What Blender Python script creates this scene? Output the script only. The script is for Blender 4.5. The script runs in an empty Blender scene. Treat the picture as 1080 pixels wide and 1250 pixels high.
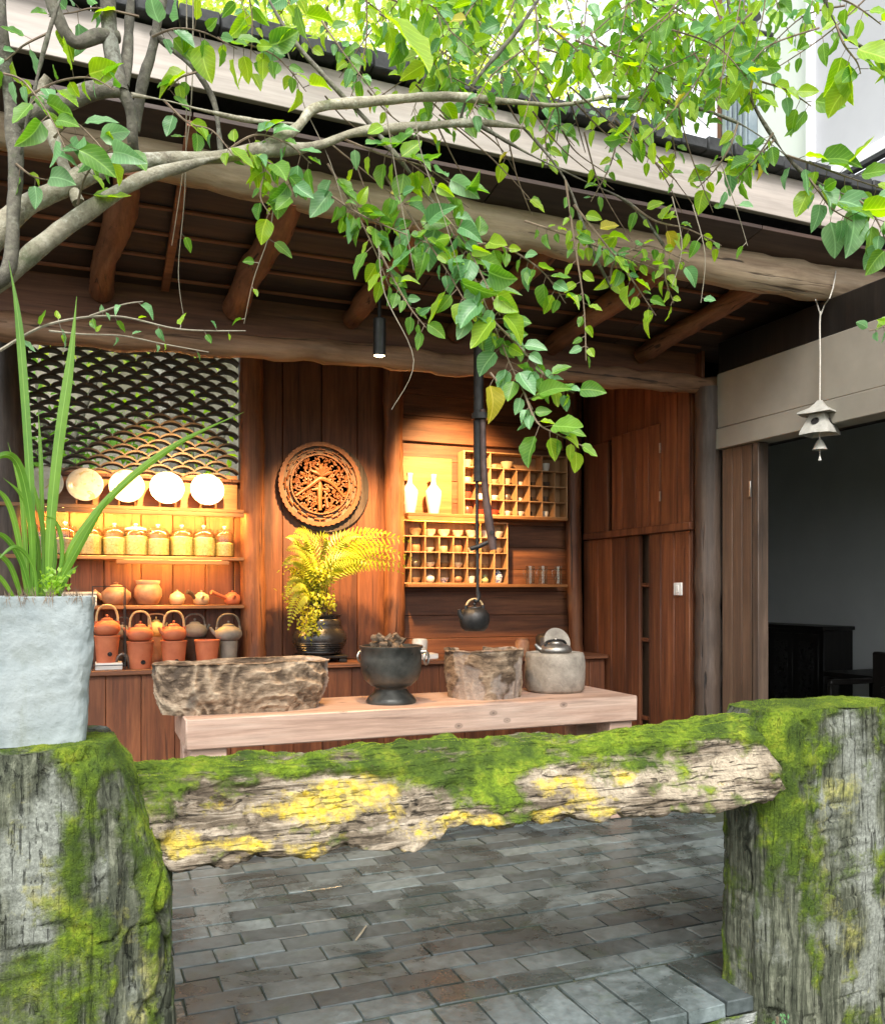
import bpy, bmesh, math, random
from mathutils import Vector, Matrix, noise as NZ
R = math.radians
rnd = random.Random(7)
SC = bpy.context.scene
COL = SC.collection

# ---------------------------------------------------------------- camera, sky, sun, exposure
F, HZ, CU, H = 1060.0, 720.0, 540.0, 1.40          # focal length and horizon in photo pixels, eye height
YAW = R(22); CS, SN = math.cos(YAW), math.sin(YAW)
cam = bpy.data.cameras.new('camera'); camo = bpy.data.objects.new('camera', cam); COL.objects.link(camo)
cam.sensor_fit = 'VERTICAL'; cam.sensor_height = 24; cam.lens = F / 1250 * 24
cam.shift_y = (HZ - 625) / 1250
cam.clip_start = 0.05; cam.clip_end = 500
camo.location = (0, 0, H); camo.rotation_euler = (R(90), 0, -YAW)
SC.camera = camo

SUN_EL, SUN_AZ = 46, 200      # azimuth clockwise from +Y (the light comes from behind the viewer)
world = bpy.data.worlds.new('World'); SC.world = world; world.use_nodes = True
wn = world.node_tree; wn.nodes.clear()
sky = wn.nodes.new('ShaderNodeTexSky'); sky.sky_type = 'NISHITA'; sky.sun_disc = False
sky.sun_elevation = R(SUN_EL); sky.sun_rotation = R(SUN_AZ); sky.dust_density = 4; sky.air_density = 1.0
hs = wn.nodes.new('ShaderNodeHueSaturation'); hs.inputs['Saturation'].default_value = 0.3; hs.inputs['Value'].default_value = 1.0
mixw = wn.nodes.new('ShaderNodeMix'); mixw.data_type = 'RGBA'; mixw.inputs['Factor'].default_value = 0.55
mixw.inputs['B'].default_value = (7.5, 7.8, 8.0, 1)          # even cloud cover
bg = wn.nodes.new('ShaderNodeBackground'); bg.inputs['Strength'].default_value = 0.15
wo = wn.nodes.new('ShaderNodeOutputWorld')
wn.links.new(sky.outputs[0], hs.inputs['Color']); wn.links.new(hs.outputs[0], mixw.inputs['A'])
wn.links.new(mixw.outputs['Result'], bg.inputs[0]); wn.links.new(bg.outputs[0], wo.inputs[0])
sl = bpy.data.lights.new('sun', 'SUN'); sl.energy = 1.5; sl.angle = R(20); sl.color = (1, 0.97, 0.92)
so = bpy.data.objects.new('sun', sl); COL.objects.link(so); so.location = (0, 0, 20)
_az, _el = R(SUN_AZ), R(SUN_EL)
_sd = Vector((math.sin(_az) * math.cos(_el), math.cos(_az) * math.cos(_el), math.sin(_el)))
so.rotation_euler = (-_sd).to_track_quat('-Z', 'Y').to_euler()
SC.view_settings.view_transform = 'Standard'; SC.view_settings.look = 'None'
SC.view_settings.exposure = 1.36; SC.view_settings.gamma = 1
SC.render.engine = 'CYCLES'
SC.cycles.max_bounces = 7; SC.cycles.diffuse_bounces = 4; SC.cycles.transparent_max_bounces = 12
SC.cycles.sample_clamp_indirect = 6; SC.cycles.use_denoising = True
SC.cycles.caustics_reflective = False; SC.cycles.caustics_refractive = False

# ---------------------------------------------------------------- photo pixel -> point on a known plane
def _s(u): return (u - CU) / F
def _pt(u, v, d):
    s = _s(u); return Vector((d * (SN + s * CS), d * (CS - s * SN), H + (HZ - v) / F * d))
def PY(u, v, Y): return _pt(u, v, Y / (CS - _s(u) * SN))
def PX(u, v, X): return _pt(u, v, X / (SN + _s(u) * CS))
def PD(u, v, d): return _pt(u, v, d)
def DY(u, Y): return Y / (CS - _s(u) * SN) / F       # metres per pixel there

# ---------------------------------------------------------------- mesh builder
class MB:
    def __init__(s): s.v = []; s.f = []
    def add(s, vs, fs):
        o = len(s.v); s.v += [tuple(p) for p in vs]; s.f += [tuple(i + o for i in f) for f in fs]; return s
    def box(s, x0, x1, y0, y1, z0, z1, c=0.0, M=None):
        lo, hi = (x0, y0, z0), (x1, y1, z1); vs = []; fs = []
        if c <= 0:
            for i in (0, 1):
                for j in (0, 1):
                    for k in (0, 1): vs.append(((lo, hi)[i][0], (lo, hi)[j][1], (lo, hi)[k][2]))
            fs = [(0,1,3,2),(4,6,7,5),(0,4,5,1),(2,3,7,6),(0,2,6,4),(1,5,7,3)]
        else:
            for i in (0, 1):
                for j in (0, 1):
                    for k in (0, 1):
                        b = (i, j, k)
                        for a in range(3):
                            p = [0, 0, 0]
                            for q in range(3):
                                e = (lo, hi)[b[q]][q]
                                if q != a: e += c * (1 if b[q] == 0 else -1)
                                p[q] = e
                            vs.append(p)
            def ix(i, j, k, a): return (i * 4 + j * 2 + k) * 3 + a
            for a in range(3):
                for w in (0, 1):
                    cs = []
                    for (m, n) in ((0,0),(1,0),(1,1),(0,1)):
                        b = [0,0,0]; b[a] = w; o2 = [q for q in range(3) if q != a]; b[o2[0]] = m; b[o2[1]] = n
                        cs.append(ix(*b, a))
                    fs.append(tuple(cs) if (w == 1) != (a == 1) else tuple(reversed(cs)))
            for a in range(3):
                o2 = [q for q in range(3) if q != a]
                for m in (0, 1):
                    for n in (0, 1):
                        b0 = [0,0,0]; b1 = [0,0,0]; b0[o2[0]] = b1[o2[0]] = m; b0[o2[1]] = b1[o2[1]] = n; b1[a] = 1
                        fs.append((ix(*b0, o2[0]), ix(*b0, o2[1]), ix(*b1, o2[1]), ix(*b1, o2[0])))
            for i in (0,1):
                for j in (0,1):
                    for k in (0,1): fs.append((ix(i,j,k,0), ix(i,j,k,1), ix(i,j,k,2)))
        if M is not None: vs = [M @ Vector(p) for p in vs]
        return s.add(vs, fs)
    def tube(s, pts, rad, n=8, cap=True, squash=None):
        pts = [Vector(p) for p in pts]; m = len(pts)
        if not hasattr(rad, '__len__'): rad = [rad] * m
        t0 = (pts[1] - pts[0]).normalized()
        up = Vector((0,0,1)) if abs(t0.z) < 0.9 else Vector((1,0,0))
        nx = t0.cross(up).normalized(); vs = []; fs = []
        for i in range(m):
            t = (pts[min(i+1, m-1)] - pts[max(i-1, 0)])
            t = t.normalized() if t.length > 1e-9 else t0
            nx = (nx - t * nx.dot(t)).normalized(); ny = t.cross(nx)
            for k in range(n):
                a = 2 * math.pi * k / n
                vs.append(pts[i] + rad[i] * (math.cos(a) * nx + math.sin(a) * ny * (squash or 1)))
        for i in range(m - 1):
            for k in range(n):
                fs.append((i*n+k, i*n+(k+1)%n, (i+1)*n+(k+1)%n, (i+1)*n+k))
        if cap: fs.append(tuple(reversed(range(n)))); fs.append(tuple(range((m-1)*n, m*n)))
        return s.add(vs, fs)
    def lathe(s, prof, c=(0,0,0), n=24, M=None, rib=None):
        c = Vector(c); vs = []; fs = []; m = len(prof)
        for (r, z) in prof:
            for k in range(n):
                a = 2 * math.pi * k / n
                p = Vector((r * math.cos(a), r * math.sin(a), z))
                if M is not None: p = M @ p
                vs.append(c + p)
        for i in range(m - 1):
            for k in range(n):
                fs.append((i*n+k, i*n+(k+1)%n, (i+1)*n+(k+1)%n, (i+1)*n+k))
        if prof[0][0] > 1e-6: fs.append(tuple(reversed(range(n))))
        if prof[-1][0] > 1e-6: fs.append(tuple(range((m-1)*n, m*n)))
        return s.add(vs, fs)
    def grid(s, fn, nu, nv, wrap=False):
        vs = [fn(i / (nu if wrap else nu - 1), j / (nv - 1)) for j in range(nv) for i in range(nu)]
        fs = []
        for j in range(nv - 1):
            for i in range(nu if wrap else nu - 1):
                a = j * nu + i; b = j * nu + (i + 1) % nu
                fs.append((a, b, b + nu, a + nu))
        return s.add(vs, fs)

WP = {}      # world position of every object's origin
def finish(o, parent, origin):
    base = WP[parent.name] if parent is not None else Vector((0,0,0))
    if parent is not None: o.parent = parent
    o.location = Vector(origin) - base; WP[o.name] = Vector(origin)
    return o
def thing(name, label, cat, loc, group=None):
    o = bpy.data.objects.new(name, None); o.empty_display_size = 0.1; COL.objects.link(o)
    o['label'] = label; o['category'] = cat
    if group: o['group'] = group
    return finish(o, None, loc)
def tag(o, label, cat, group=None):
    o['label'] = label; o['category'] = cat
    if group: o['group'] = group
    return o
def build(name, mb, mat, parent=None, smooth=True, ang=40, recalc=True, masks=None, kind=None, origin=None):
    n = len(mb.v)
    xs = [p[0] for p in mb.v]; ys = [p[1] for p in mb.v]; zs = [p[2] for p in mb.v]
    c = Vector(((min(xs)+max(xs))/2, (min(ys)+max(ys))/2, min(zs) if parent is None else (min(zs)+max(zs))/2)) if origin is None else Vector(origin)
    me = bpy.data.meshes.new(name)
    me.from_pydata([(p[0]-c.x, p[1]-c.y, p[2]-c.z) for p in mb.v], [], mb.f)
    if recalc:
        bm = bmesh.new(); bm.from_mesh(me); bmesh.ops.recalc_face_normals(bm, faces=bm.faces); bm.to_mesh(me); bm.free()
    if smooth:
        me.polygons.foreach_set('use_smooth', [True] * len(me.polygons)); me.set_sharp_from_angle(angle=R(ang))
    if masks is not None:
        ca = me.color_attributes.new('mask', 'FLOAT_COLOR', 'POINT')
        ca.data.foreach_set('color', [q for m in masks for q in (m[0], m[1], m[2], 1.0)])
    me.materials.append(MAT[mat] if isinstance(mat, str) else mat); me.update()
    o = bpy.data.objects.new(name, me); COL.objects.link(o)
    if kind: o['kind'] = kind
    return finish(o, parent, c)
def inst(name, me, loc, parent=None, rot=None, scale=None):
    o = bpy.data.objects.new(name, me); COL.objects.link(o)
    finish(o, parent, loc)
    if rot is not None: o.rotation_euler = rot
    if scale is not None: o.scale = (scale,)*3 if not hasattr(scale, '__len__') else scale
    return o
def bx(name, x0, x1, y0, y1, z0, z1, mat, parent=None, c=0.004, **k):
    return build(name, MB().box(x0, x1, y0, y1, z0, z1, c), mat, parent, **k)
def fbm(p, o=4, lac=2.1): return NZ.fractal(p, 0.9, lac, o)
def sm(a, b, x):
    t = max(0.0, min(1.0, (x - a) / (b - a))); return t * t * (3 - 2 * t)

# ---------------------------------------------------------------- materials
MAT = {}
class N:
    def __init__(s, name):
        m = bpy.data.materials.new(name); m.use_nodes = True; s.m = m; s.t = m.node_tree; s.t.nodes.clear()
        s.out = s.n('ShaderNodeOutputMaterial'); s.b = s.n('ShaderNodeBsdfPrincipled')
        s.l(s.b.outputs[0], s.out.inputs[0]); MAT[name] = m
    def n(s, ty, **k):
        x = s.t.nodes.new(ty)
        for a, v in k.items(): setattr(x, a, v)
        return x
    def l(s, a, b): s.t.links.new(a, b)
    def set(s, **k):
        for a, v in k.items(): s.b.inputs[a.replace('_', ' ')].default_value = v
        return s
    def coords(s, scale=(1,1,1), random_shift=True, kind='Object'):
        tc = s.n('ShaderNodeTexCoord'); mp = s.n('ShaderNodeMapping'); mp.inputs['Scale'].default_value = scale
        if random_shift:
            oi = s.n('ShaderNodeObjectInfo'); mu = s.n('ShaderNodeVectorMath', operation='SCALE'); mu.inputs[0].default_value = (37, 53, 71)
            s.l(oi.outputs['Random'], mu.inputs['Scale'])
            ad = s.n('ShaderNodeVectorMath', operation='ADD'); s.l(tc.outputs[kind], ad.inputs[0]); s.l(mu.outputs[0], ad.inputs[1])
            s.l(ad.outputs[0], mp.inputs[0])
        else: s.l(tc.outputs[kind], mp.inputs[0])
        return mp.outputs[0]
    def noise(s, co, scale, detail=5, rough=0.6, dist=0.0):
        x = s.n('ShaderNodeTexNoise'); x.inputs['Scale'].default_value = scale; x.inputs['Detail'].default_value = detail
        x.inputs['Roughness'].default_value = rough; x.inputs['Distortion'].default_value = dist
        if co is not None: s.l(co, x.inputs['Vector'])
        return x.outputs[0]
    def ramp(s, fac, stops, interp='LINEAR'):
        r = s.n('ShaderNodeValToRGB'); e = r.color_ramp; e.interpolation = interp
        while len(e.elements) < len(stops): e.elements.new(0.5)
        for el, (p, c) in zip(e.elements, stops):
            el.position = p; el.color = (*c, 1) if hasattr(c, '__len__') else (c, c, c, 1)
        s.l(fac, r.inputs[0]); return r.outputs[0]
    def mix(s, fac, a, b, mode='MIX'):
        x = s.n('ShaderNodeMix', data_type='RGBA', blend_type=mode)
        for key, val in (('Factor', fac), ('A', a), ('B', b)):
            if hasattr(val, 'is_linked'): s.l(val, x.inputs[key])
            elif key == 'Factor': x.inputs[key].default_value = val
            else: x.inputs[key].default_value = (*val, 1)
        return x.outputs['Result']
    def math(s, op, a, b=0.0, clamp=False):
        x = s.n('ShaderNodeMath', operation=op, use_clamp=clamp)
        for i, val in enumerate((a, b)):
            if hasattr(val, 'is_linked'): s.l(val, x.inputs[i])
            else: x.inputs[i].default_value = val
        return x.outputs[0]
    def bump(s, h, strength=0.3, dist=0.01):
        x = s.n('ShaderNodeBump'); x.inputs['Strength'].default_value = strength; x.inputs['Distance'].default_value = dist
        s.l(h, x.inputs['Height']); s.l(x.outputs[0], s.b.inputs['Normal']); return s
    def col(s, c): s.l(c, s.b.inputs['Base Color']); return s
    def rough(s, c): s.l(c, s.b.inputs['Roughness']); return s
    def vary(s, c, amt=0.35):
        oi = s.n('ShaderNodeObjectInfo'); h = s.n('ShaderNodeHueSaturation')
        v = s.math('ADD', s.math('MULTIPLY', oi.outputs['Random'], amt), 1 - amt / 2)
        s.l(v, h.inputs['Value']); s.l(c, h.inputs['Color']); return h.outputs[0]

def wood(name, dark, mid, light, axis='Z', grain=16, rough=0.55, vary=0.4, stain=0.35, knots=False, coat=0.0, bump=0.35, cracks=0.0):
    m = N(name); sc = [grain] * 3; sc['XYZ'.index(axis)] = grain * 0.06
    co = m.coords(tuple(sc))
    g = m.noise(co, 1.0, 8, 0.65, 0.6)
    c = m.ramp(g, [(0.3, dark), (0.5, mid), (0.72, light)])
    fine = m.noise(co, 4.5, 4, 0.7)
    c = m.mix(0.55, c, m.ramp(fine, [(0.3, 0.45), (0.65, 1.0)]), 'MULTIPLY')
    big = m.noise(m.coords((1.7, 1.7, 1.7)), 1.0, 5, 0.6)
    c = m.mix(m.ramp(big, [(0.42, 0.0), (0.7, stain)]), c, tuple(q * 0.28 for q in dark))
    if knots:
        sk = [3.2] * 3; sk['XYZ'.index(axis)] = 2.0
        vo = m.n('ShaderNodeTexVoronoi'); m.l(m.coords(tuple(sk)), vo.inputs['Vector']); vo.inputs['Scale'].default_value = 2.3
        d = vo.outputs['Distance']
        c = m.mix(m.ramp(d, [(0.035, 0.95), (0.07, 0.75), (0.085, 0.3), (0.105, 0.55), (0.15, 0.0)]), c, tuple(q * 0.22 for q in mid))
    if cracks:
        s2 = [grain * 2.6] * 3; s2['XYZ'.index(axis)] = grain * 0.09
        ck = m.noise(m.coords(tuple(s2)), 1.0, 3, 0.5, 0.8)
        ckm = m.ramp(ck, [(0.30, cracks), (0.37, 0.0)]); c = m.mix(ckm, c, tuple(q * 0.12 for q in dark))
        fine = m.math('SUBTRACT', fine, m.math('MULTIPLY', ckm, 2.0))
    if vary: c = m.vary(c, vary)
    m.col(c).rough(m.ramp(g, [(0.2, rough + 0.12), (0.8, rough - 0.08)])); m.bump(m.math('ADD', g, m.math('MULTIPLY', fine, 0.5)), bump, 0.006)
    return m
def plain(name, c1, c2, scale=8, rough=0.5, bump=0.15, metal=0.0, vary=0.0, spec=None, detail=6, bdist=0.004):
    m = N(name); co = m.coords((scale,)*3)
    g = m.noise(co, 1.0, detail, 0.62)
    c = m.ramp(g, [(0.32, c1), (0.68, c2)])
    if vary: c = m.vary(c, vary)
    m.col(c).set(Metallic=metal); m.rough(m.ramp(m.noise(co, 2.3, 4), [(0.3, max(0.03, rough - 0.1)), (0.7, rough + 0.12)]))
    if bump: m.bump(m.noise(co, 4.0, 6, 0.65), bump, bdist)
    return m
wood('wood_plank', (.072,.021,.009), (.17,.055,.021), (.29,.107,.042), 'Z', 15, cracks=0.5)
wood('wood_plank_x', (.075,.026,.012), (.175,.064,.027), (.29,.12,.05), 'X', 15, cracks=0.5)
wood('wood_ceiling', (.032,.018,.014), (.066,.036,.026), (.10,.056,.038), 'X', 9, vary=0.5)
wood('wood_batten', (.18,.06,.03), (.31,.11,.052), (.42,.16,.075), 'X', 14)
wood('wood_rafter', (.17,.06,.032), (.33,.13,.066), (.46,.205,.11), 'Y', 14, stain=0.55, bump=0.8, cracks=0.9)
wood('wood_beam', (.17,.085,.048), (.34,.185,.105), (.48,.29,.175), 'X', 12, stain=0.55, bump=0.9, cracks=0.9)
wood('wood_column', (.09,.026,.011), (.20,.07,.026), (.33,.13,.048), 'Z', 15, stain=0.5, bump=0.8, cracks=0.9)
wood('wood_column_grey', (.035,.022,.015), (.075,.048,.033), (.14,.098,.07), 'Z', 13, stain=0.6, bump=0.9, cracks=0.9)
wood('wood_log', (.30,.20,.125), (.52,.385,.26), (.66,.53,.39), 'X', 11, stain=0.35, vary=0.1, bump=0.9, cracks=0.9)
wood('wood_fascia', (.38,.325,.285), (.46,.40,.355), (.52,.46,.415), 'X', 8, vary=0.1, stain=0.2, bump=0.15)
wood('wood_table', (.40,.245,.175), (.57,.385,.295), (.68,.51,.41), 'X', 12, stain=0.16, vary=0.08, knots=True, rough=0.42, cracks=0.35)
wood('wood_shelf', (.22,.09,.03), (.36,.16,.055), (.48,.24,.09), 'X', 14, rough=0.45)
wood('wood_pigeon', (.36,.19,.085), (.50,.28,.13), (.60,.36,.19), 'Z', 14, rough=0.5, vary=0.2)
wood('wood_carved', (.12,.036,.012), (.215,.075,.024), (.30,.115,.04), 'Z', 10, rough=0.5, vary=0)
wood('wood_door', (.075,.042,.026), (.125,.072,.044), (.18,.11,.07), 'Z', 14)
wood('wood_black', (.008,.007,.006), (.015,.012,.010), (.026,.02,.017), 'Z', 14, rough=0.4)
wood('twig', (.10,.07,.045), (.18,.13,.085), (.26,.2,.13), 'Z', 20, rough=0.8)
wood('twig_pale', (.20,.17,.12), (.30,.265,.19), (.38,.34,.26), 'Z', 20, rough=0.8)
plain('terracotta', (.40,.10,.04), (.55,.165,.07), 9, 0.62, 0.15, vary=0.25)
plain('clay_brown', (.25,.11,.06), (.44,.24,.13), 14, 0.5, 0.2, vary=0.25)
plain('clay_grey', (.15,.125,.10), (.27,.235,.19), 12, 0.7, 0.25, vary=0.25)
plain('clay_yellow', (.55,.36,.10), (.68,.48,.16), 10, 0.5, 0.1)
plain('rattan', (.40,.25,.11), (.60,.42,.22), 40, 0.5, 0.3)
plain('rattan_dark', (.07,.055,.04), (.16,.125,.09), 40, 0.5, 0.3)
plain('iron', (.025,.024,.024), (.055,.052,.05), 18, 0.45, 0.35, metal=0.6)
plain('iron_rust', (.07,.045,.04), (.16,.105,.095), 14, 0.5, 0.3, metal=0.4)
plain('pewter', (.25,.24,.22), (.42,.40,.37), 16, 0.38, 0.3, metal=0.85)
plain('black_glaze', (.012,.011,.011), (.028,.025,.024), 8, 0.28, 0.08)
plain('celadon_iron', (.028,.029,.026), (.085,.085,.075), 11, 0.36, 0.3, metal=0.3)
plain('stone_basin', (.20,.175,.145), (.38,.34,.285), 14, 0.8, 0.5, bdist=0.008)
plain('porcelain', (.66,.63,.57), (.78,.76,.71), 6, 0.16, 0.02, vary=0.12)
plain('porcelain_grey', (.30,.29,.26), (.46,.44,.40), 12, 0.3, 0.1, vary=0.3)
plain('porcelain_red', (.36,.035,.02), (.52,.07,.04), 10, 0.3, 0.05)
plain('cup_dark', (.03,.022,.018), (.09,.062,.045), 12, 0.35, 0.1, vary=0.4)
plain('cup_buff', (.36,.25,.14), (.50,.38,.24), 12, 0.4, 0.1, vary=0.3)
plain('cup_green', (.30,.36,.14), (.42,.46,.22), 12, 0.25, 0.05)
plain('tea_leaf', (.55,.36,.10), (.85,.70,.32), 70, 0.85, 0.8, vary=0.4)
plain('tea_leaf_dark', (.30,.18,.08), (.60,.42,.2), 70, 0.85, 0.8, vary=0.4)
plain('plaster_beige', (.24,.215,.175), (.30,.27,.22), 3, 0.85, 0.15)
plain('plaster_grey', (.66,.69,.69), (.72,.75,.745), 2, 0.9, 0.05)
plain('white_panel', (.40,.40,.42), (.46,.46,.48), 1.5, 0.6, 0.02)
plain('white_frame', (.78,.78,.78), (.82,.82,.82), 3, 0.4, 0.0)
plain('steel_blue', (.20,.25,.28), (.33,.38,.41), 6, 0.4, 0.05, metal=0.3)
plain('roof_black', (.012,.013,.014), (.035,.037,.038), 12, 0.75, 0.4)
plain('black_metal', (.012,.012,.012), (.03,.03,.03), 14, 0.42, 0.06)
plain('paint_white', (.72,.70,.66), (.80,.78,.74), 5, 0.45, 0.03)
plain('cord', (.45,.42,.36), (.62,.58,.52), 90, 0.9, 0.3)
plain('chime_metal', (.34,.33,.29), (.52,.50,.45), 24, 0.55, 0.3, metal=0.25)
plain('mortar', (.022,.028,.018), (.055,.065,.04), 20, 0.9, 0.5)
plain('soil', (.03,.022,.014), (.075,.055,.035), 40, 0.95, 0.9, bdist=0.01)
plain('ground_earth', (.035,.04,.018), (.10,.09,.05), 9, 0.95, 0.9, bdist=0.02)
plain('roof_tile', (.06,.044,.034), (.15,.11,.08), 18, 0.8, 0.4, vary=0.4)
plain('concrete_dark', (.10,.10,.095), (.17,.17,.16), 4, 0.9, 0.2)

def barkmat(name, A, B, C, lich):
    m = N(name); co = m.coords((1,1,1))
    n1 = m.noise(co, 14, 7, 0.7, 0.4); n2 = m.noise(co, 60, 6, 0.75); n3 = m.noise(co, 5, 5, 0.6)
    c = m.ramp(m.math('ADD', m.math('MULTIPLY', n1, 0.6), m.math('MULTIPLY', n2, 0.4)), [(0.34, A), (0.5, B), (0.64, C)])
    c = m.mix(m.ramp(m.math('ADD', m.math('MULTIPLY', n3, 0.6), m.math('MULTIPLY', n2, 0.4)), [(0.52, 0.0), (0.62, 0.75)]), c, lich)
    c = m.mix(m.ramp(m.noise(co, 8, 6, 0.7), [(0.58, 0.0), (0.72, 0.6)]), c, (.05,.085,.02))
    c = m.vary(c, 0.3); m.col(c).set(Roughness=0.85); m.bump(m.math('ADD', m.math('MULTIPLY', n1, 1.2), n2), 0.8, 0.008)
barkmat('bark_limb', (.12,.10,.07), (.29,.265,.19), (.44,.42,.33), (.52,.52,.44))
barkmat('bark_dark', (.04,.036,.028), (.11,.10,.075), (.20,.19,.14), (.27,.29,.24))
m = N('planter_stone'); co = m.coords((1,1,1))
g = m.noise(co, 5, 8, 0.65, 0.8); g2 = m.noise(co, 22, 6, 0.7)
c = m.ramp(g, [(0.3, (.17,.205,.21)), (0.55, (.28,.315,.315)), (0.75, (.37,.40,.40))])
c = m.mix(m.ramp(m.noise(co, 9, 7, 0.7), [(0.52, 0.0), (0.72, 0.6)]), c, (.14,.16,.13))
c = m.mix(m.ramp(m.noise(m.coords((16, 16, 1.6)), 1.0, 6, 0.7), [(0.54, 0.0), (0.72, 0.5)]), c, (.16,.18,.13))
c = m.mix(m.ramp(g2, [(0.58, 0.0), (0.7, 0.4)]), c, (.10,.11,.09))
m.col(c).set(Roughness=0.85); m.bump(m.math('ADD', m.math('MULTIPLY', g, 1.6), g2), 0.4, 0.012)

m = N('brick'); co = m.coords((1,1,1)); wc = m.coords((1,1,1), False, 'Object')
geo = m.n('ShaderNodeNewGeometry')
g = m.noise(co, 26, 8, 0.7); g1 = m.noise(geo.outputs['Position'], 2.2, 6, 0.65, 0.6)
c = m.ramp(g, [(0.3, (.064,.080,.081)), (0.7, (.140,.168,.168))])
c = m.vary(c, 0.9)
damp = m.ramp(g1, [(0.46, 0.0), (0.58, 1.0)])                      # damp algae film with a shape of its own
c = m.mix(damp, c, m.mix(0.62, c, (.014,.023,.018)))
c = m.mix(m.ramp(m.noise(geo.outputs['Position'], 6, 6, 0.7), [(0.55, 0.0), (0.74, 0.45)]), c, (.04,.07,.025))
m.col(c); m.rough(m.mix(damp, m.ramp(g, [(0.3, 0.34), (0.7, 0.5)]), (0.22,)*3)); m.bump(g, 0.35, 0.004)

def mossy(name, barkA, barkB, barkC, yellow, pale, zgrain=False, dk=1.0):
    """mask.r = moss, mask.g = yellow lichen, mask.b = pale bare or white lichen patches"""
    m = N(name); at = m.n('ShaderNodeVertexColor', layer_name='mask'); sp = m.n('ShaderNodeSeparateColor'); m.l(at.outputs[0], sp.inputs[0])
    co = m.coords((48, 48, 3.5) if zgrain else (3.5, 48, 48), False)
    iso = m.coords((1,1,1), False)
    g = m.noise(co, 1.0, 8, 0.7, 0.5); n2 = m.noise(iso, 30, 7, 0.7); n3 = m.noise(iso, 95, 5, 0.7); n4 = m.noise(iso, 9, 6, 0.7)
    bark = m.ramp(g, [(0.36, barkA), (0.5, barkB), (0.62, barkC)])
    bark = m.mix(m.ramp(n2, [(0.42, 0.0), (0.68, 0.6)]), bark, tuple(q * 0.4 for q in barkA))
    n5 = m.noise(iso, 55, 6, 0.75); ns = m.noise(m.coords((70, 70, 9) if zgrain else (9, 70, 70), False), 1.0, 6, 0.7)
    brk = m.math('ADD', m.math('MULTIPLY', n5, 0.6), m.math('MULTIPLY', ns, 0.4))
    def edge(ch, nz, w=1.3, lo=0.34, hi=0.66):
        z_ = m.math('ADD', m.math('MULTIPLY', nz, 0.45), m.math('MULTIPLY', brk, 0.55))
        s = m.math('ADD', sp.outputs[ch], m.math('MULTIPLY', m.math('SUBTRACT', z_, 0.5), w))
        return m.ramp(s, [(lo, 0.0), (hi, 1.0)])
    ck = m.noise(m.coords((95, 95, 6) if zgrain else (6, 95, 95), False), 1.0, 4, 0.55, 0.6)
    ckm = m.ramp(ck, [(0.33, 1.0), (0.41, 0.0)])
    c = m.mix(edge(2, n4), bark, m.mix(m.ramp(n3, [(0.35, 0.0), (0.65, 1.0)]), pale, tuple(q * 0.5 for q in pale)))
    c = m.mix(m.math('MULTIPLY', ckm, 0.45 if zgrain else 0.8), c, tuple(q * 0.25 for q in barkA))
    vo = m.n('ShaderNodeTexVoronoi'); m.l(iso, vo.inputs['Vector']); vo.inputs['Scale'].default_value = 58
    vs_ = m.n('ShaderNodeSeparateColor'); m.l(vo.outputs['Color'], vs_.inputs[0])
    crust = m.math('MULTIPLY', m.ramp(vo.outputs['Distance'], [(0.45, 1.0), (0.7, 0.72)]), m.ramp(vs_.outputs[0], [(0.08, 0.45), (0.22, 1.0)]))
    ycol = m.mix(m.math('MULTIPLY', vs_.outputs[1], 0.55), yellow, (.62, .56, .26)); ycol = m.mix(m.ramp(n3, [(0.35, 0.5), (0.6, 0.0)]), ycol, tuple(q * 0.4 for q in yellow))
    c = m.mix(m.math('MULTIPLY', edge(1, n2, 2.0, 0.30, 0.62), crust), c, ycol)
    mg = m.ramp(m.math('ADD', m.math('MULTIPLY', n4, 0.6), m.math('MULTIPLY', n5, 0.4)), [(0.28, (.035*dk,.042*dk,.012*dk)), (0.40, (.085*dk,.145*dk,.012*dk)), (0.52, (.20*dk,.31*dk,.018*dk)), (0.65, (.42*dk,.48*dk,.04*dk))])
    mg = m.mix(0.6, mg, m.ramp(n3, [(0.3, 0.35), (0.65, 1.0)]), 'MULTIPLY')
    nb = m.noise(iso, 4.5, 4, 0.6); mg = m.mix(m.ramp(nb, [(0.42, 0.75), (0.58, 0.0)]), mg, m.mix(n3, (.022,.05,.010), (.075,.12,.018)))
    mg = m.mix(m.ramp(n2, [(0.60, 0.0), (0.72, 0.7)]), mg, (.085,.06,.025))
    mm = edge(0, n2)
    c = m.mix(mm, c, mg)
    m.col(c).set(Roughness=0.88); m.b.inputs['Specular IOR Level'].default_value = 0.25
    m.bump(m.math('ADD', m.math('SUBTRACT', m.math('MULTIPLY', g, 1.0), m.math('MULTIPLY', ckm, 1.2)), m.math('ADD', m.math('MULTIPLY', n2, 0.7), m.math('MULTIPLY', n3, m.math('MULTIPLY', mm, 0.9)))), 1.0, 0.018)
mossy('rail_bark', (.06,.045,.03), (.21,.165,.115), (.44,.37,.28), (.70,.50,.045), (.54,.45,.33))
mossy('post_bark', (.032,.038,.024), (.095,.104,.07), (.20,.21,.15), (.30,.31,.08), (.33,.35,.30), True, 0.88)
mossy('curb_stone', (.12,.13,.12), (.22,.24,.22), (.34,.36,.33), (.3,.3,.1), (.45,.47,.44))

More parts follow.
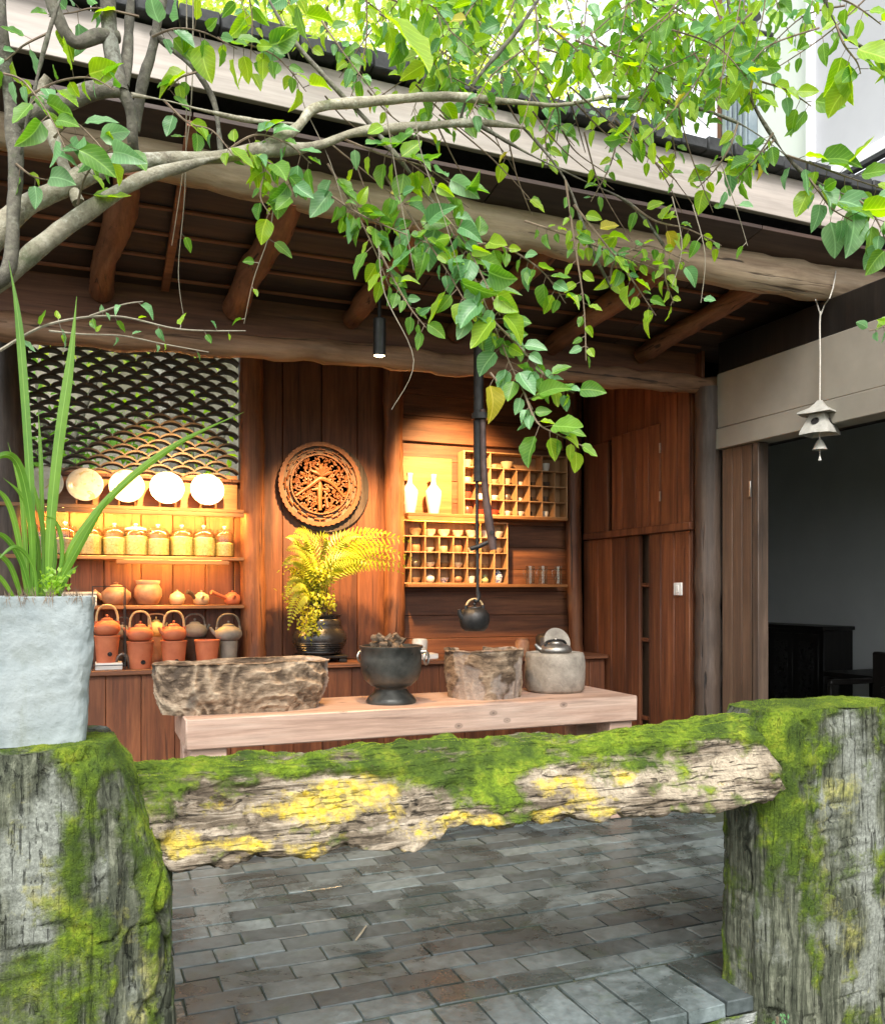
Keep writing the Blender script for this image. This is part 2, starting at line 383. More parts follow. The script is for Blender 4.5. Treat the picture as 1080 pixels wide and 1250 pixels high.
m = N('driftwood'); iso = m.coords((1,1,1), False); at = m.n('ShaderNodeVertexColor', layer_name='mask'); sp = m.n('ShaderNodeSeparateColor'); m.l(at.outputs[0], sp.inputs[0])
n1 = m.noise(m.coords((8, 8, 30), False), 1.0, 7, 0.7, 2.2); n2 = m.noise(iso, 70, 5, 0.7)
c = m.ramp(m.math('ADD', m.math('MULTIPLY', sp.outputs[0], 0.35), m.math('MULTIPLY', n1, 0.65)), [(0.34, (.075,.048,.028)), (0.5, (.28,.20,.13)), (0.68, (.47,.37,.26))])
c = m.mix(sp.outputs[1], c, (.46,.39,.34))
c = m.mix(sp.outputs[2], c, (.045,.036,.03))
c = m.mix(0.5, c, m.ramp(n2, [(0.3, 0.5), (0.65, 1.0)]), 'MULTIPLY')
m.col(c).set(Roughness=0.8); m.bump(m.math('ADD', n1, n2), 0.6, 0.006)

def leafmat(name, a, b, trans=0.52, rough=0.42):
    m = N(name); geo = m.n('ShaderNodeNewGeometry'); oi = m.n('ShaderNodeObjectInfo')
    g = m.noise(geo.outputs['Position'], 6, 3, 0.6); g2 = m.noise(geo.outputs['Position'], 60, 3, 0.6)
    f = m.math('ADD', m.math('MULTIPLY', m.math('SUBTRACT', g, 0.5), 1.7), m.math('ADD', 0.25, m.math('MULTIPLY', oi.outputs['Random'], 0.5)), True)
    c = m.mix(f, a, b); c = m.mix(0.25, c, m.ramp(g2, [(0.3, 0.5), (0.7, 1.0)]), 'MULTIPLY')
    at = m.n('ShaderNodeVertexColor', layer_name='mask'); sp = m.n('ShaderNodeSeparateColor'); m.l(at.outputs[0], sp.inputs[0])
    ax = m.math('ABSOLUTE', m.math('SUBTRACT', sp.outputs[0], 0.5)); on = m.math('GREATER_THAN', sp.outputs[2], 0.5); on2 = m.math('GREATER_THAN', sp.outputs[2], 0.8)
    wv = m.math('SINE', m.math('MULTIPLY', m.math('SUBTRACT', m.math('MULTIPLY', sp.outputs[1], 8.0), m.math('MULTIPLY', ax, 5.5)), 6.283))
    side = m.math('MULTIPLY', m.ramp(wv, [(0.72, 0.0), (0.97, 0.22)]), on2)
    mid = m.math('MULTIPLY', m.ramp(ax, [(0.0, 0.75), (0.045, 0.0)]), on)
    strp = m.math('MULTIPLY', m.math('SUBTRACT', on, on2), m.ramp(m.math('SINE', m.math('MULTIPLY', sp.outputs[0], 75.0)), [(0.4, 0.0), (1.0, 0.22)]))
    vein = m.math('ADD', m.math('MAXIMUM', side, mid), strp, True)
    c = m.mix(vein, c, tuple(min(1, q * 1.5 + .07) for q in b))
    c = m.mix(m.ramp(m.noise(geo.outputs['Position'], 110, 3, 0.6), [(0.70, 0.0), (0.76, 0.55)]), c, (.16,.12,.03))
    m.col(c).set(Roughness=rough); m.bump(m.math('MULTIPLY', vein, -1.0), 0.25, 0.002)
    tr = m.n('ShaderNodeBsdfTranslucent'); mx = m.n('ShaderNodeMixShader'); mx.inputs[0].default_value = trans
    hv = m.n('ShaderNodeHueSaturation'); hv.inputs['Value'].default_value = 1.45; hv.inputs['Saturation'].default_value = 1.12; hv.inputs['Hue'].default_value = 0.488
    m.l(c, hv.inputs['Color']); m.l(hv.outputs[0], tr.inputs[0])
    m.l(m.b.outputs[0], mx.inputs[1]); m.l(tr.outputs[0], mx.inputs[2]); m.l(mx.outputs[0], m.out.inputs[0])
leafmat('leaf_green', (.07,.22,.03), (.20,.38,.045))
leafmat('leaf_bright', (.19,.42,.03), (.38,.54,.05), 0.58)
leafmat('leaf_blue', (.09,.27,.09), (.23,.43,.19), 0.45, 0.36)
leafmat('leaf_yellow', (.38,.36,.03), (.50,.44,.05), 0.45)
leafmat('leaf_far', (.36,.50,.08), (.62,.70,.20), 0.62)
leafmat('leaf_fern', (.30,.38,.03), (.50,.52,.05), 0.4)
leafmat('leaf_strap', (.06,.18,.016), (.16,.31,.03), 0.35, 0.32)
leafmat('moss_fuzz', (.085,.17,.010), (.34,.44,.03), 0.3, 0.8)
leafmat('moss_fuzz_dark', (.065,.13,.010), (.28,.38,.028), 0.3, 0.8)

m = N('clear_glass'); tb = m.n('ShaderNodeBsdfTransparent'); gb = m.n('ShaderNodeBsdfGlossy'); gb.inputs['Roughness'].default_value = 0.04
lw = m.n('ShaderNodeLayerWeight'); lw.inputs['Blend'].default_value = 0.25; mx = m.n('ShaderNodeMixShader')
tb.inputs[0].default_value = (.93,.95,.92,1)
m.l(m.math('ADD', m.math('MULTIPLY', lw.outputs['Fresnel'], 0.45), 0.03), mx.inputs[0]); m.l(tb.outputs[0], mx.inputs[1]); m.l(gb.outputs[0], mx.inputs[2]); m.l(mx.outputs[0], m.out.inputs[0])
m = N('window_glass'); m.set(Base_Color=(.62,.66,.62,1), Roughness=0.12)
m = N('lamp_glow'); e = m.n('ShaderNodeEmission'); e.inputs[0].default_value = (1,.74,.42,1); e.inputs[1].default_value = 14; m.l(e.outputs[0], m.out.inputs[0])
m = N('led_soft'); e = m.n('ShaderNodeEmission'); e.inputs[0].default_value = (1,.50,.10,1); e.inputs[1].default_value = 90; m.l(e.outputs[0], m.out.inputs[0])
m = N('led_glow'); e = m.n('ShaderNodeEmission'); e.inputs[0].default_value = (1,.52,.11,1); e.inputs[1].default_value = 230; m.l(e.outputs[0], m.out.inputs[0])
m = N('blue_white'); co = m.coords((1,1,1)); g = m.noise(co, 55, 4, 0.6, 1.5)
m.col(m.ramp(g, [(0.46, (.78,.78,.76)), (0.52, (.05,.09,.36))], 'CONSTANT')).set(Roughness=0.15)
m = N('painted_plate'); co = m.coords((1,1,1)); g = m.noise(co, 16, 4, 0.6, 1.0)
c = m.ramp(m.noise(co, 30, 5), [(0.3, (.50,.45,.35)), (0.7, (.66,.62,.52))])
m.col(m.mix(m.ramp(g, [(0.60, 0.0), (0.64, 0.7)]), c, (.42,.34,.08))).set(Roughness=0.22)
m = N('vase_glaze'); co = m.coords((1,1,1)); g = m.noise(co, 22, 4, 0.6, 1.2)
m.col(m.mix(m.ramp(g, [(0.60, 0.0), (0.66, 0.35)]), (.74,.70,.62), (.45,.36,.28))).set(Roughness=0.18)

# ================================================================ SETTING
def struct(o): o['kind'] = 'structure'; return o
g = MB(); n = 41
g.grid(lambda a, b: Vector(((a - .5) * 160, (b - .5) * 160 + 20, -0.16 + 0.05 * NZ.noise(Vector((a * 60, b * 60, 0))))), n, n)
struct(build('ground', g, 'ground_earth', recalc=False))

# brick platform: mortar bed + one object per brick
EDGE = 2.36
platform = build('brick_pavement', MB().box(-3.2, 3.74, EDGE + 0.012, 6.3, -0.30, -0.007, 0.003), 'mortar'); struct(platform)
BL, BW = 0.262, 0.126
def brick_mesh(lx, ly, seed):
    r = random.Random(seed); mb = MB().box(-lx/2, lx/2, -ly/2, ly/2, -0.05, 0, 0.0035)
    mb.v = [(p[0] + r.uniform(-.003, .003), p[1] + r.uniform(-.003, .003), p[2] + (r.uniform(-.0025, .0025) if p[2] > -.02 else 0)) for p in mb.v]
    o = build('brick', mb, 'brick', origin=(0, 0, 0), smooth=False); me = o.data; bpy.data.objects.remove(o); return me
BM = [brick_mesh(BL - .007, BW - .007, i) for i in range(6)]
BE = [brick_mesh(.153 - .005, 0.335, 50 + i) for i in range(4)]
count = 0
y = 2.715 + BW / 2; row = 0
while y < 4.55:
    x0 = -0.35 + (BL / 2 if row % 2 else 0) + rnd.uniform(-.02, .02)
    for k in range(16):
        x = x0 + k * BL
        if x > 3.55: continue
        o = inst('brick', rnd.choice(BM), (x, y, rnd.uniform(-.003, .003)), platform, (rnd.uniform(-.008, .008), rnd.uniform(-.006, .006), rnd.uniform(-.006, .006))); count += 1
    y += BW; row += 1
for k in range(26):
    inst('brick', rnd.choice(BE), (-0.9 + k * .153 * 1.02, EDGE + 0.1675, rnd.uniform(0, .004) + .002), platform, (rnd.uniform(-.01, .004), rnd.uniform(-.006, .006), rnd.uniform(-.006, .006))); count += 1
rest = MB()
y = 2.715 + BW / 2 + row * BW
while y < 5.7:
    for k in range(16): rest.box(-.35 + k * BL - BL/2 + .006, -.35 + k * BL + BL/2 - .006, y - BW/2 + .006, y + BW/2 - .006, -.05, rnd.uniform(-.002, .002), 0.004)
    y += BW
build('paving_bricks', rest, 'brick', platform, smooth=False, kind='stuff')
cv = MB(); cm = []
def curb(a, b):
    x = -3.2 + a * 5.5; z = -0.30 + b * 0.262
    p = Vector((x, EDGE - 0.012, z)); d = 0.012 * fbm(p * 9); p.y += d
    return p
cv.grid(curb, 260, 16)
cm = [(sm(-.3, .5, fbm(Vector(p) * 4) + 1.2 * (p[2] + .15)), 0, sm(.0, .5, fbm(Vector(p) * 6 + Vector((9, 0, 0))))) for p in cv.v]
build('kerb_face', cv, 'curb_stone', platform, masks=cm)

# ================================================================ PAVILION
YB, XS = 6.20, 3.75
pav = thing('timber_pavilion', 'open fronted timber tea pavilion with log posts, plank walls and tiled lattice', 'pavilion', (1.2, 5.0, 0))
def log(name, pts, rad, mat, parent, wob=0.012, n=20, seg=40, seed=0):
    P = [Vector(p) for p in pts]; L = [0]
    for a, b in zip(P, P[1:]): L.append(L[-1] + (b - a).length)
    Q = []; Rr = []
    for i in range(seg + 1):
        t = L[-1] * i / seg; k = max(j for j in range(len(L)) if L[j] <= t + 1e-9); k = min(k, len(P) - 2)
        w = (t - L[k]) / (L[k+1] - L[k])
        p0 = P[max(k-1, 0)]; p1 = P[k]; p2 = P[k+1]; p3 = P[min(k+2, len(P)-1)]
        q = 0.5 * ((2*p1) + (p2-p0)*w + (2*p0-5*p1+4*p2-p3)*w*w + (3*p1-p0-3*p2+p3)*w**3)
        Q.append(q)
        r0, r1 = (rad, rad) if not hasattr(rad, '__len__') else (rad[k], rad[k+1])
        Rr.append((r0 + (r1 - r0) * w) * (1 + 0.05 * NZ.noise(Vector((t * 3, seed, 3)))))
    mb = MB().tube(Q, Rr, n)
    out = []
    for i, v in enumerate(mb.v):
        q = Q[min(i // n, seg)]; d = Vector(v) - q
        out.append(tuple(Vector(v) + d.normalized() * wob * (fbm(Vector((v[0] * 5, v[1] * 5, v[2] * 5)) + Vector((seed * 7, 0, 0)))))) if d.length > 1e-6 else out.append(v)
    mb.v = out
    return build(name, mb, mat, parent, ang=60)

# columns
cx1, cx2, cx3 = PY(310, 600, 6.1).x, PY(481, 600, 6.1).x, PY(700, 600, 6.1).x
log('column', [(cx1, 6.1, .9), (cx1 - .01, 6.1, 2.0), (cx1 - .02, 6.1, 3.25)], [.088, .083, .078], 'wood_column', pav, seed=1)
log('column', [(cx2, 6.1, .9), (cx2, 6.1, 2.0), (cx2 - .01, 6.1, 3.25)], [.078, .074, .07], 'wood_column', pav, seed=2)
log('column', [(cx3 + .02, 6.1, .9), (cx3, 6.1, 1.6), (cx3 - .02, 6.1, 3.25)], [.062, .058, .055], 'wood_column', pav, seed=3)
log('column', [(PY(14, 500, 6.1).x, 6.1, .9), (PY(14, 500, 6.1).x, 6.1, 3.25)], [.10, .09], 'wood_column_grey', pav, seed=4)
pc = PX(864, 700, XS + .0)
log('column', [(pc.x, pc.y, -.01), (pc.x, pc.y, 1.5), (pc.x, pc.y, 2.72)], [.088, .085, .088], 'wood_column_grey', pav, seed=5)
log('column', [(-1.45, 3.68, -.3), (-1.45, 3.68, 3.1)], [.11, .10], 'wood_column_grey', pav, seed=8)
# logs
fl = [PY(u, v, 3.68) for u, v in ((-330, 60), (0, 152), (200, 190), (400, 238), (540, 262), (640, 282), (740, 300), (850, 320), (960, 339), (1080, 353))]
fl = [fl[0] + Vector((-.6, 0, 0))] + fl + [fl[-1] + Vector((.95, 0, .02))]
log('eaves_log', fl, [.09, .09, .09, .09, .088, .092, .096, .10, .098, .104, .106, .106], 'wood_log', pav, 0.018, 26, 110, 6)
bl = [PY(u, v, 4.66) for u, v in ((-250, 360), (0, 398), (130, 408), (280, 422), (400, 429), (530, 443), (650, 452), (760, 462), (872, 471))]
log('log_beam', bl, [.07, .07, .07, .066, .063, .066, .064, .061, .06], 'wood_beam', pav, 0.018, 22, 90, 7)
def ceil_z(Y): return 3.155 - (Y - 3.68) * 0.165
rx = [-.62, .05, .72, 1.36, 2.0, 2.65, 3.3]
for i, x in enumerate(rx):
    r = (.057, .058, .064, .052, .058, .058, .055)[i]; j = rnd.uniform(-.03, .03)
    bend = .014 if i == 2 else .008
    log('rafter', [(x + .07 + j, 3.66, ceil_z(3.66) - r - .004), (x + .05 + bend + j, 4.0, ceil_z(4.0) - r - .006), (x - bend + .02, 4.4, ceil_z(4.4) - r - .012), (x, 4.74, ceil_z(4.74) - r - .004)], [r, r * 1.06, r * .98, r * 1.02], 'wood_rafter', pav, 0.012, 18, 36, 20 + i)
# ceiling: boards with joints, battens
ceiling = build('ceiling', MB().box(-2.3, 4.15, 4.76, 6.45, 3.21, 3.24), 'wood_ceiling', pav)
def shear(mb): mb.v = [(p[0], p[1], p[2] + ceil_z(p[1])) for p in mb.v]; return mb
y = 3.42; k = 0
while y < 4.74:
    w = .205
    for (xa, xb) in ((-2.3, .355), (.36, 1.66), (1.665, 3.1), (3.105, 4.2)):
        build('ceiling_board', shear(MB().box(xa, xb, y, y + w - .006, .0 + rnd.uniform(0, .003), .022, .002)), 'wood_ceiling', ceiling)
    build('batten', shear(MB().box(-2.3, 3.7, y + w - .012, y + w + .006, -.012, -.001, .001)), 'wood_batten', ceiling)
    y += w
build('batten', shear(MB().box(.335, .375, 3.42, 4.72, -.035, -.013, .002)), 'wood_batten', ceiling)
build('frieze_board', MB().box(-2.3, 3.74, 4.755, 4.785, 2.74, 3.21, .003), 'wood_plank_x', pav)
# roof slab, fascia, black roof edge
f0, f1 = PY(200, 101, 3.40), PY(1055, 289, 3.40)
fs = (f1.z - f0.z) / (f1.x - f0.x)
def fz(x): return f0.z + (x - f0.x) * fs
def along(mb): mb.v = [(p[0], p[1], p[2] + fz(p[0])) for p in mb.v]; return mb
build('fascia_board', along(MB().box(-2.4, 1.88, 3.385, 3.415, 0, .195, .003)), 'wood_fascia', pav)
build('fascia_board', along(MB().box(1.885, 4.25, 3.385, 3.415, 0, .205, .003)), 'wood_fascia', pav)
roof = build('roof', along(MB().box(-2.4, 4.25, 3.42, 6.6, .10, .20, .004)), 'roof_black', pav)
for k in range(44):      # roof edge: overlapping dark sheets, uneven
    x = -2.4 + k * .15
    build('roof_sheet', along(MB().box(x, x + .148, 3.33 + rnd.uniform(-.02, .01), 3.8, .207 + rnd.uniform(0, .008), .275 + rnd.uniform(-.014, .012), .006)), 'roof_black', roof)
# small bracket under the eaves

# back wall
bw = build('back_wall', MB().box(cx1 - .01, 4.0, YB + .035, YB + .07, 0, 3.21).box(-1.7, cx1 - .012, YB + .035, YB + .07, 0, 2.16), 'wood_black', pav)
def planks_v(x0, x1, z0, z1, w, parent, y=YB, t=.03, mat='wood_plank'):
    x = x0
    while x < x1 - .02:
        ww = min(w * rnd.uniform(.82, 1.2), x1 - x)
        if x1 - x - ww < w * .4: ww = x1 - x
        build('plank', MB().box(x + .0015, x + ww - .0015, y + rnd.uniform(-.004, .003), y + t, z0, z1, .004), mat, parent)
        x += ww
def planks_h(x0, x1, z0, z1, w, parent, y=YB, t=.03, mat='wood_plank_x'):
    z = z0
    while z < z1 - .02:
        ww = min(w * rnd.uniform(.85, 1.15), z1 - z)
        if z1 - z - ww < w * .4: ww = z1 - z
        build('plank', MB().box(x0, x1, y + rnd.uniform(-.004, .003), y + t, z + .0012, z + ww - .0012, .003), mat, parent)
        z += ww
planks_v(-1.7, cx1, .0, 2.165, .21, bw)
planks_v(cx1 + .0, cx2, .0, 3.2, .24, bw)
planks_h(cx2, 3.74, .0, 3.2, .17, bw)
# bright board above the shelves in the niche and a proud rail
for (v0, v1, dy) in ((514, 541, .03),):
    z1, z0 = PY(540, v0, YB - .03).z, PY(540, v1, YB - .03).z
    build('rail_board', MB().box(cx2 + .07, 3.55, YB - dy - .004, YB - .006, z0, z1, .004), 'wood_plank_x', bw)

# lattice of curved roof tiles
lz0 = 2.19; lx0, lx1 = -.62, cx1 - .085
lat = build('tile_lattice', MB().box(lx0 - .06, lx0 - .003, YB - .04, YB + .06, 2.17, 3.20, .004).box(lx1 + .003, lx1 + .05, YB - .04, YB + .06, 2.17, 3.20, .004).box(lx0 - .06, lx1 + .05, YB - .05, YB + .07, 2.145, 2.169, .004).box(lx0 - .06, lx1 + .05, YB - .05, YB + .07, 3.165, 3.2, .004), 'wood_column', pav)
TW, TR, TT, TD = .150, .031, .013, .11
tm = MB(); ns = 10
prof = []
for i in range(ns + 1):
    a = -1 + 2 * i / ns; prof.append((a * TW / 2, TR * (1 - a * a) ** .8 if abs(a) < 1 else 0))
vs = []
for (x, z) in prof:
    for yy in (-TD/2, TD/2):
        vs += [(x, yy, z), (x, yy, z + TT)]
fs_ = []
for i in range(ns):
    a = i * 4; b = a + 4
    fs_ += [(a, b, b+1, a+1), (a+2, a+3, b+3, b+2), (a, a+2, b+2, b), (a+1, b+1, b+3, a+3)]
fs_ += [(0, 1, 3, 2), (ns*4, ns*4+2, ns*4+3, ns*4+1)]
tm.add(vs, fs_)
_o = build('roof_tile', tm, 'roof_tile', origin=(0, 0, 0)); TM = _o.data; bpy.data.objects.remove(_o)
z = 2.165; r_ = 0
while z < 3.16:
    x = lx0 + (TW / 2 if r_ % 2 else 0) + TW / 2
    while x < lx1 - TW / 2 + .03:
        inst('roof_tile', TM, (x + rnd.uniform(-.004, .004), YB + .01 + rnd.uniform(-.006, .006), z), lat, (0, rnd.uniform(-.03, .03), 0), (1, 1, rnd.uniform(.92, 1.06)))
        x += TW
    z += TR + .0115; r_ += 1

# side wall (runs towards the viewer)
sw = build('side_wall', MB().box(4.0, 4.04, pc.y + .06, YB + .03, 0, 3.2), 'wood_black', pav)
y = pc.y + .07
while y < YB:
    w = min(.2 * rnd.uniform(.85, 1.15), YB - y)
    build('plank', MB().box(XS + .0 + rnd.uniform(0, .004), XS + .03, y, y + w - .003, PX(745, 537, XS).z, 3.2, .003), 'wood_plank', sw); y += w
for (ua, ub) in ((842, 850),):
    ya, yb = PX(ub, 700, XS).y, PX(ua, 700, XS).y
    build('post_board', MB().box(XS - .03, XS + .02, ya + .01, yb, 0, 3.2, .004), 'wood_plank', sw)

# cupboard built against the side wall
cup = thing('wall_cupboard', 'tall red-brown plank cupboard with upper doors beside the grey log post', 'cupboard', (3.85, 5.4, 0))
XF = XS - .045
def side(name, ua, ub, z0, z1, xf, mat, parent, t=.03):
    ya, yb = PX(ub, 700, xf).y, PX(ua, 700, xf).y
    return build(name, MB().box(xf, xf + t, ya, yb, z0, z1, .004), mat, parent)
zb = 1.845; zt = PX(760, 533, XF).z
build('back_panel', MB().box(XS + .05, XS + .07, pc.y + .12, YB - .01, 0.0, 2.6, .002), 'wood_door', cup)
d1 = side('door', 712, 741, zb + .01, zt, XF, 'wood_plank', cup)
d2y = [(746, 759), (759.4, 775), (775.4, 791), (791.4, 805)]
d2 = side('door', 746, 759, zb + .01, zt + .02, XF, 'wood_plank', cup)
for (a, b) in d2y[1:]: side('plank', a, b, zb + .01, zt + .02, XF + rnd.uniform(0, .003), 'wood_plank', d2)
for v in (.3, .78):
    p = PX(806, 600, XF); z = zb + (zt - zb) * v
    build('hinge', MB().box(XF - .008, XF, p.y - .004, p.y + .012, z - .035, z + .035, .001), 'pewter', d2)
side('stile', 806, 826, zb + .01, 2.75, XF + .006, 'wood_plank', cup); side('stile', 826.4, 841, zb + .01, 2.75, XF + .002, 'wood_plank', cup)
side('moulding', 711, 841, zb - .045, zb + .008, XF - .03, 'wood_plank', cup, .07)
zl = zb - .047
for (a, b) in ((712, 729), (729.4, 746), (746.4, 763), (763.4, 780)): side('plank', a, b, 0, zl, XF + .012 + rnd.uniform(0, .004), 'wood_plank', cup)
for z in (.45, 1.02, 1.42): side('rung', 780.5, 791, z, z + .03, XF + .03, 'wood_plank', cup)
dl = side('door', 791.6, 806, 0.02, zl, XF, 'wood_plank', cup)
for (a, b) in ((806.4, 822), (822.4, 841)): side('plank', a, b, 0.02, zl, XF + rnd.uniform(0, .003), 'wood_plank', dl)
p = PX(828, 719, XF)
sw_ = thing('light_switch', 'small square cream light switch on the red-brown plank cupboard door', 'light switch', (XF, p.y, p.z))
pl = build('plate', MB().box(XF - .011, XF + .001, p.y - .043, p.y + .043, p.z - .043, p.z + .043, .003), 'paint_white', sw_)
build('rocker', MB().box(XF - .016, XF - .011, p.y - .016, p.y + .016, p.z - .026, p.z + .026, .002), 'paint_white', sw_)

# ================================================================ HOUSE on the side
house = thing('house', 'house with beige lintel over a dark doorway and pale upper storey', 'house', (5.2, 4.2, 0))
hb = PX(880, 548, XS).z; ht = PX(880, 455, XS).z; hm = PX(881, 522, XS).z
yend = pc.y - .085
build('lintel', MB().box(XS + .0, XS + .14, 1.2, yend, hm + .002, ht, .004), 'plaster_beige', house)
build('lintel_board', MB().box(XS - .012, XS + .14, 1.2, yend, hb, hm - .002, .004), 'plaster_beige', house)
build('wall_plate', MB().box(XS + .01, XS + .2, 1.2, yend, ht + .003, 3.0, .004), 'wood_black', house)
dleaf = None
for (a, b) in ((881, 893), (893.3, 905), (905.3, 917)):
    ya, yb = PX(b, 700, XS + .02).y, PX(a, 700, XS + .02).y
    mbx = MB().box(XS + .02, XS + .055, ya, yb, .02, hb - .004, .003)
    if dleaf is None: dleaf = build('door', mbx, 'wood_door', house)
    else: build('plank', mbx, 'wood_door', dleaf)
ya, yb = PX(925, 700, XS + .01).y, PX(918, 700, XS + .01).y
build('door_jamb', MB().box(XS + .01, XS + .09, ya, yb, 0, hb - .004, .004), 'wood_column_grey', house)
p = PX(916, 597, XS + .02)
build('hinge', MB().box(XS + .008, XS + .02, p.y - .008, p.y + .008, p.z - .05, p.z + .05, .002), 'pewter', dleaf)
build('floor', MB().box(XS + .003, 7.2, .8, 9.0, -.3, -.002), 'concrete_dark', house)
build('inner_wall', MB().box(7.0, 7.12, .8, 9.0, 0, 3.0), 'plaster_grey', house)
build('inner_wall', MB().box(4.045, 7.0, 8.9, 9.0, 0, 3.0), 'plaster_grey', house)
build('inner_wall', MB().box(XS + .15, 7.0, .8, .9, 0, 3.0), 'plaster_grey', house)
build('partition', MB().box(4.05, 4.12, pc.y + .05, 8.9, 0, 3.0), 'plaster_grey', house)
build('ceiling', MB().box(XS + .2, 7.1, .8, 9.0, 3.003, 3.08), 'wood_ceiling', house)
# upper storey
XU = 4.32
zU = PX(1055, 182, XU).z; y1 = PX(985, 100, XU).y; y2 = PX(920, 100, XU).y; y3 = PX(886, 100, XU).y
build('upper_wall', MB().box(XU + .02, XU + .1, .6, y1 - .003, 3.1, zU - .11), 'white_panel', house)
uw = build('wall_panel', MB().box(XU + .015, XU + .1, .6, y1 - .05, zU, 7.5, .004), 'white_panel', house)
build('panel_frame', MB().box(XU - .02, XU + .014, .6, y1 - .003, zU - .075, zU - .003, .003).box(XU - .02, XU + .014, y1 - .05, y1 - .003, zU, 7.5, .003), 'white_frame', house)
build('panel_frame', MB().box(XU - .02, XU + .014, .6 + 1.9, .6 + 1.96, zU, 7.5, .003), 'white_frame', house)
build('drip_strip', MB().box(XU - .03, XU + .018, .6, y1, zU - .108, zU - .08, .002), 'roof_black', house)
win = build('window', MB().box(XU + .03, XU + .05, y1 + .003, y2, 3.2, 7.5), 'window_glass', house)
build('window_rail', MB().box(XU - .0, XU + .028, y1 + .003, y2, 3.2, PX(950, 215, XU).z, .003), 'roof_black', win)
build('window_post', MB().box(XU - .04, XU + .06, y2 + .003, y3, 3.2, 7.5, .004), 'steel_blue', house)
for k in range(5):
    yy = y2 + .02 + (y3 - y2 - .03) * k / 5
    build('rib', MB().box(XU - .055, XU - .04, yy, yy + .018, 3.2, 7.5, .003), 'steel_blue', house)
build('timber_post', MB().box(XU - .03, XU + .05, y3 + .004, y3 + .07, 3.2, 7.5, .004), 'wood_column', house)
cpos = PX(905, 28, XU - .3)
sec = thing('security_camera', 'black slanting security camera on an arm above the pavilion roof', 'camera', (XU - .04, cpos.y, cpos.z))
build('arm', MB().tube([(XU - .04, cpos.y + .0, cpos.z - .02), (XU - .18, cpos.y, cpos.z - .03), (XU - .26, cpos.y, cpos.z)], .016, 8), 'black_metal', sec)
M_ = Matrix.Translation(cpos) @ Matrix.Rotation(R(-32), 4, 'Y')
hood = build('housing', MB().box(-.16, .15, -.04, .04, -.035, .035, .012, M_), 'black_metal', sec)
build('lens', MB().lathe([(.026, 0), (.026, .02), (.018, .02), (.018, .012)], (0, 0, 0), 14, M_ @ Matrix.Translation((-.16, 0, 0)) @ Matrix.Rotation(R(-90), 4, 'Y')), 'black_glaze', sec)

# furniture in the dark room
XR = 6.99
def interior_box(mb, name, mat, parent): return build(name, mb, mat, parent)
yA, yB2 = PX(1001, 800, XR - .42).y, PX(905, 800, XR - .42).y
zc = PX(960, 763, XR - .42).z
bc = thing('glazed_bookcase', 'black wooden bookcase with glazed doors in the dark room', 'bookcase', (XR - .2, (yA + yB2) / 2, 0))
build('carcass', MB().box(XR - .38, XR, yA, yB2, 0, zc - .04, .004), 'wood_black', bc)
build('cornice', MB().box(XR - .42, XR, yA - .03, yB2 + .02, zc - .038, zc, .006), 'wood_black', bc)
for k in range(3):
    ya = yA + .05 + k * (yB2 - yA - .08) / 3; yb = ya + (yB2 - yA) / 3 - .06
    d = build('door', MB().box(XR - .40, XR - .381, ya, yb, .10, zc - .08, .003), 'wood_black', bc)
    build('pane', MB().box(XR - .404, XR - .4005, ya + .06, yb - .06, .2, zc - .16, .001), 'window_glass' if k == 2 else 'black_glaze', d)
dk = thing('writing_desk', 'dark wooden desk standing beside the black bookcase in the dark room', 'desk', (6.3, 5.6, 0))
zd = PX(1040, 823, 6.0).z; ya, yb = PX(1110, 800, 6.0).y, PX(1004, 800, 6.0).y
build('desk_top', MB().box(6.0, 6.6, ya, yb, zd - .05, zd, .006), 'wood_black', dk)
for (x, yq) in ((6.03, ya + .03), (6.03, yb - .09), (6.51, ya + .03), (6.51, yb - .09)): build('leg', MB().box(x, x + .06, yq, yq + .06, 0, zd - .052, .004), 'wood_black', dk)
ch = thing('armchair', 'dark high backed armchair pulled up to the desk', 'chair', (5.5, 4.85, 0))
zh = PX(1060, 797, 5.6).z
build('backrest', MB().box(5.74, 5.80, 4.62, 5.12, .45, zh, .012), 'wood_black', ch)
build('seat', MB().box(5.28, 5.80, 4.62, 5.12, .40, .448, .01), 'wood_black', ch)
for (x, yq) in ((5.29, 4.63), (5.29, 5.06), (5.745, 4.63), (5.745, 5.06)): build('leg', MB().box(x, x + .05, yq, yq + .05, 0, .399, .004), 'wood_black', ch)
for yq in (4.60, 5.10): build('armrest', MB().box(5.30, 5.74, yq, yq + .05, .66, .70, .008).box(5.30, 5.34, yq + .005, yq + .045, .449, .66, .003), 'wood_black', ch)

# ================================================================ COUNTER, SHELVES, TABLE
ZC = .90
counter = thing('counter', 'long low plank counter along the back wall of the pavilion', 'counter', (1.3, 5.95, 0))
build('counter_top', MB().box(-1.3, 3.70, 5.74, YB - .006, ZC - .032, ZC, .005), 'wood_plank_x', counter)
x = -1.28
while x < 3.66:
    w = min(.2 * rnd.uniform(.8, 1.25), 3.69 - x)
    build('plank', MB().box(x, x + w - .003, 5.775 + rnd.uniform(-.003, .004), 5.80, .0, ZC - .033, .003), 'wood_plank', counter); x += w
build('end_panel', MB().box(3.665, 3.69, 5.802, YB - .006, 0, ZC - .033, .003), 'wood_plank', counter)

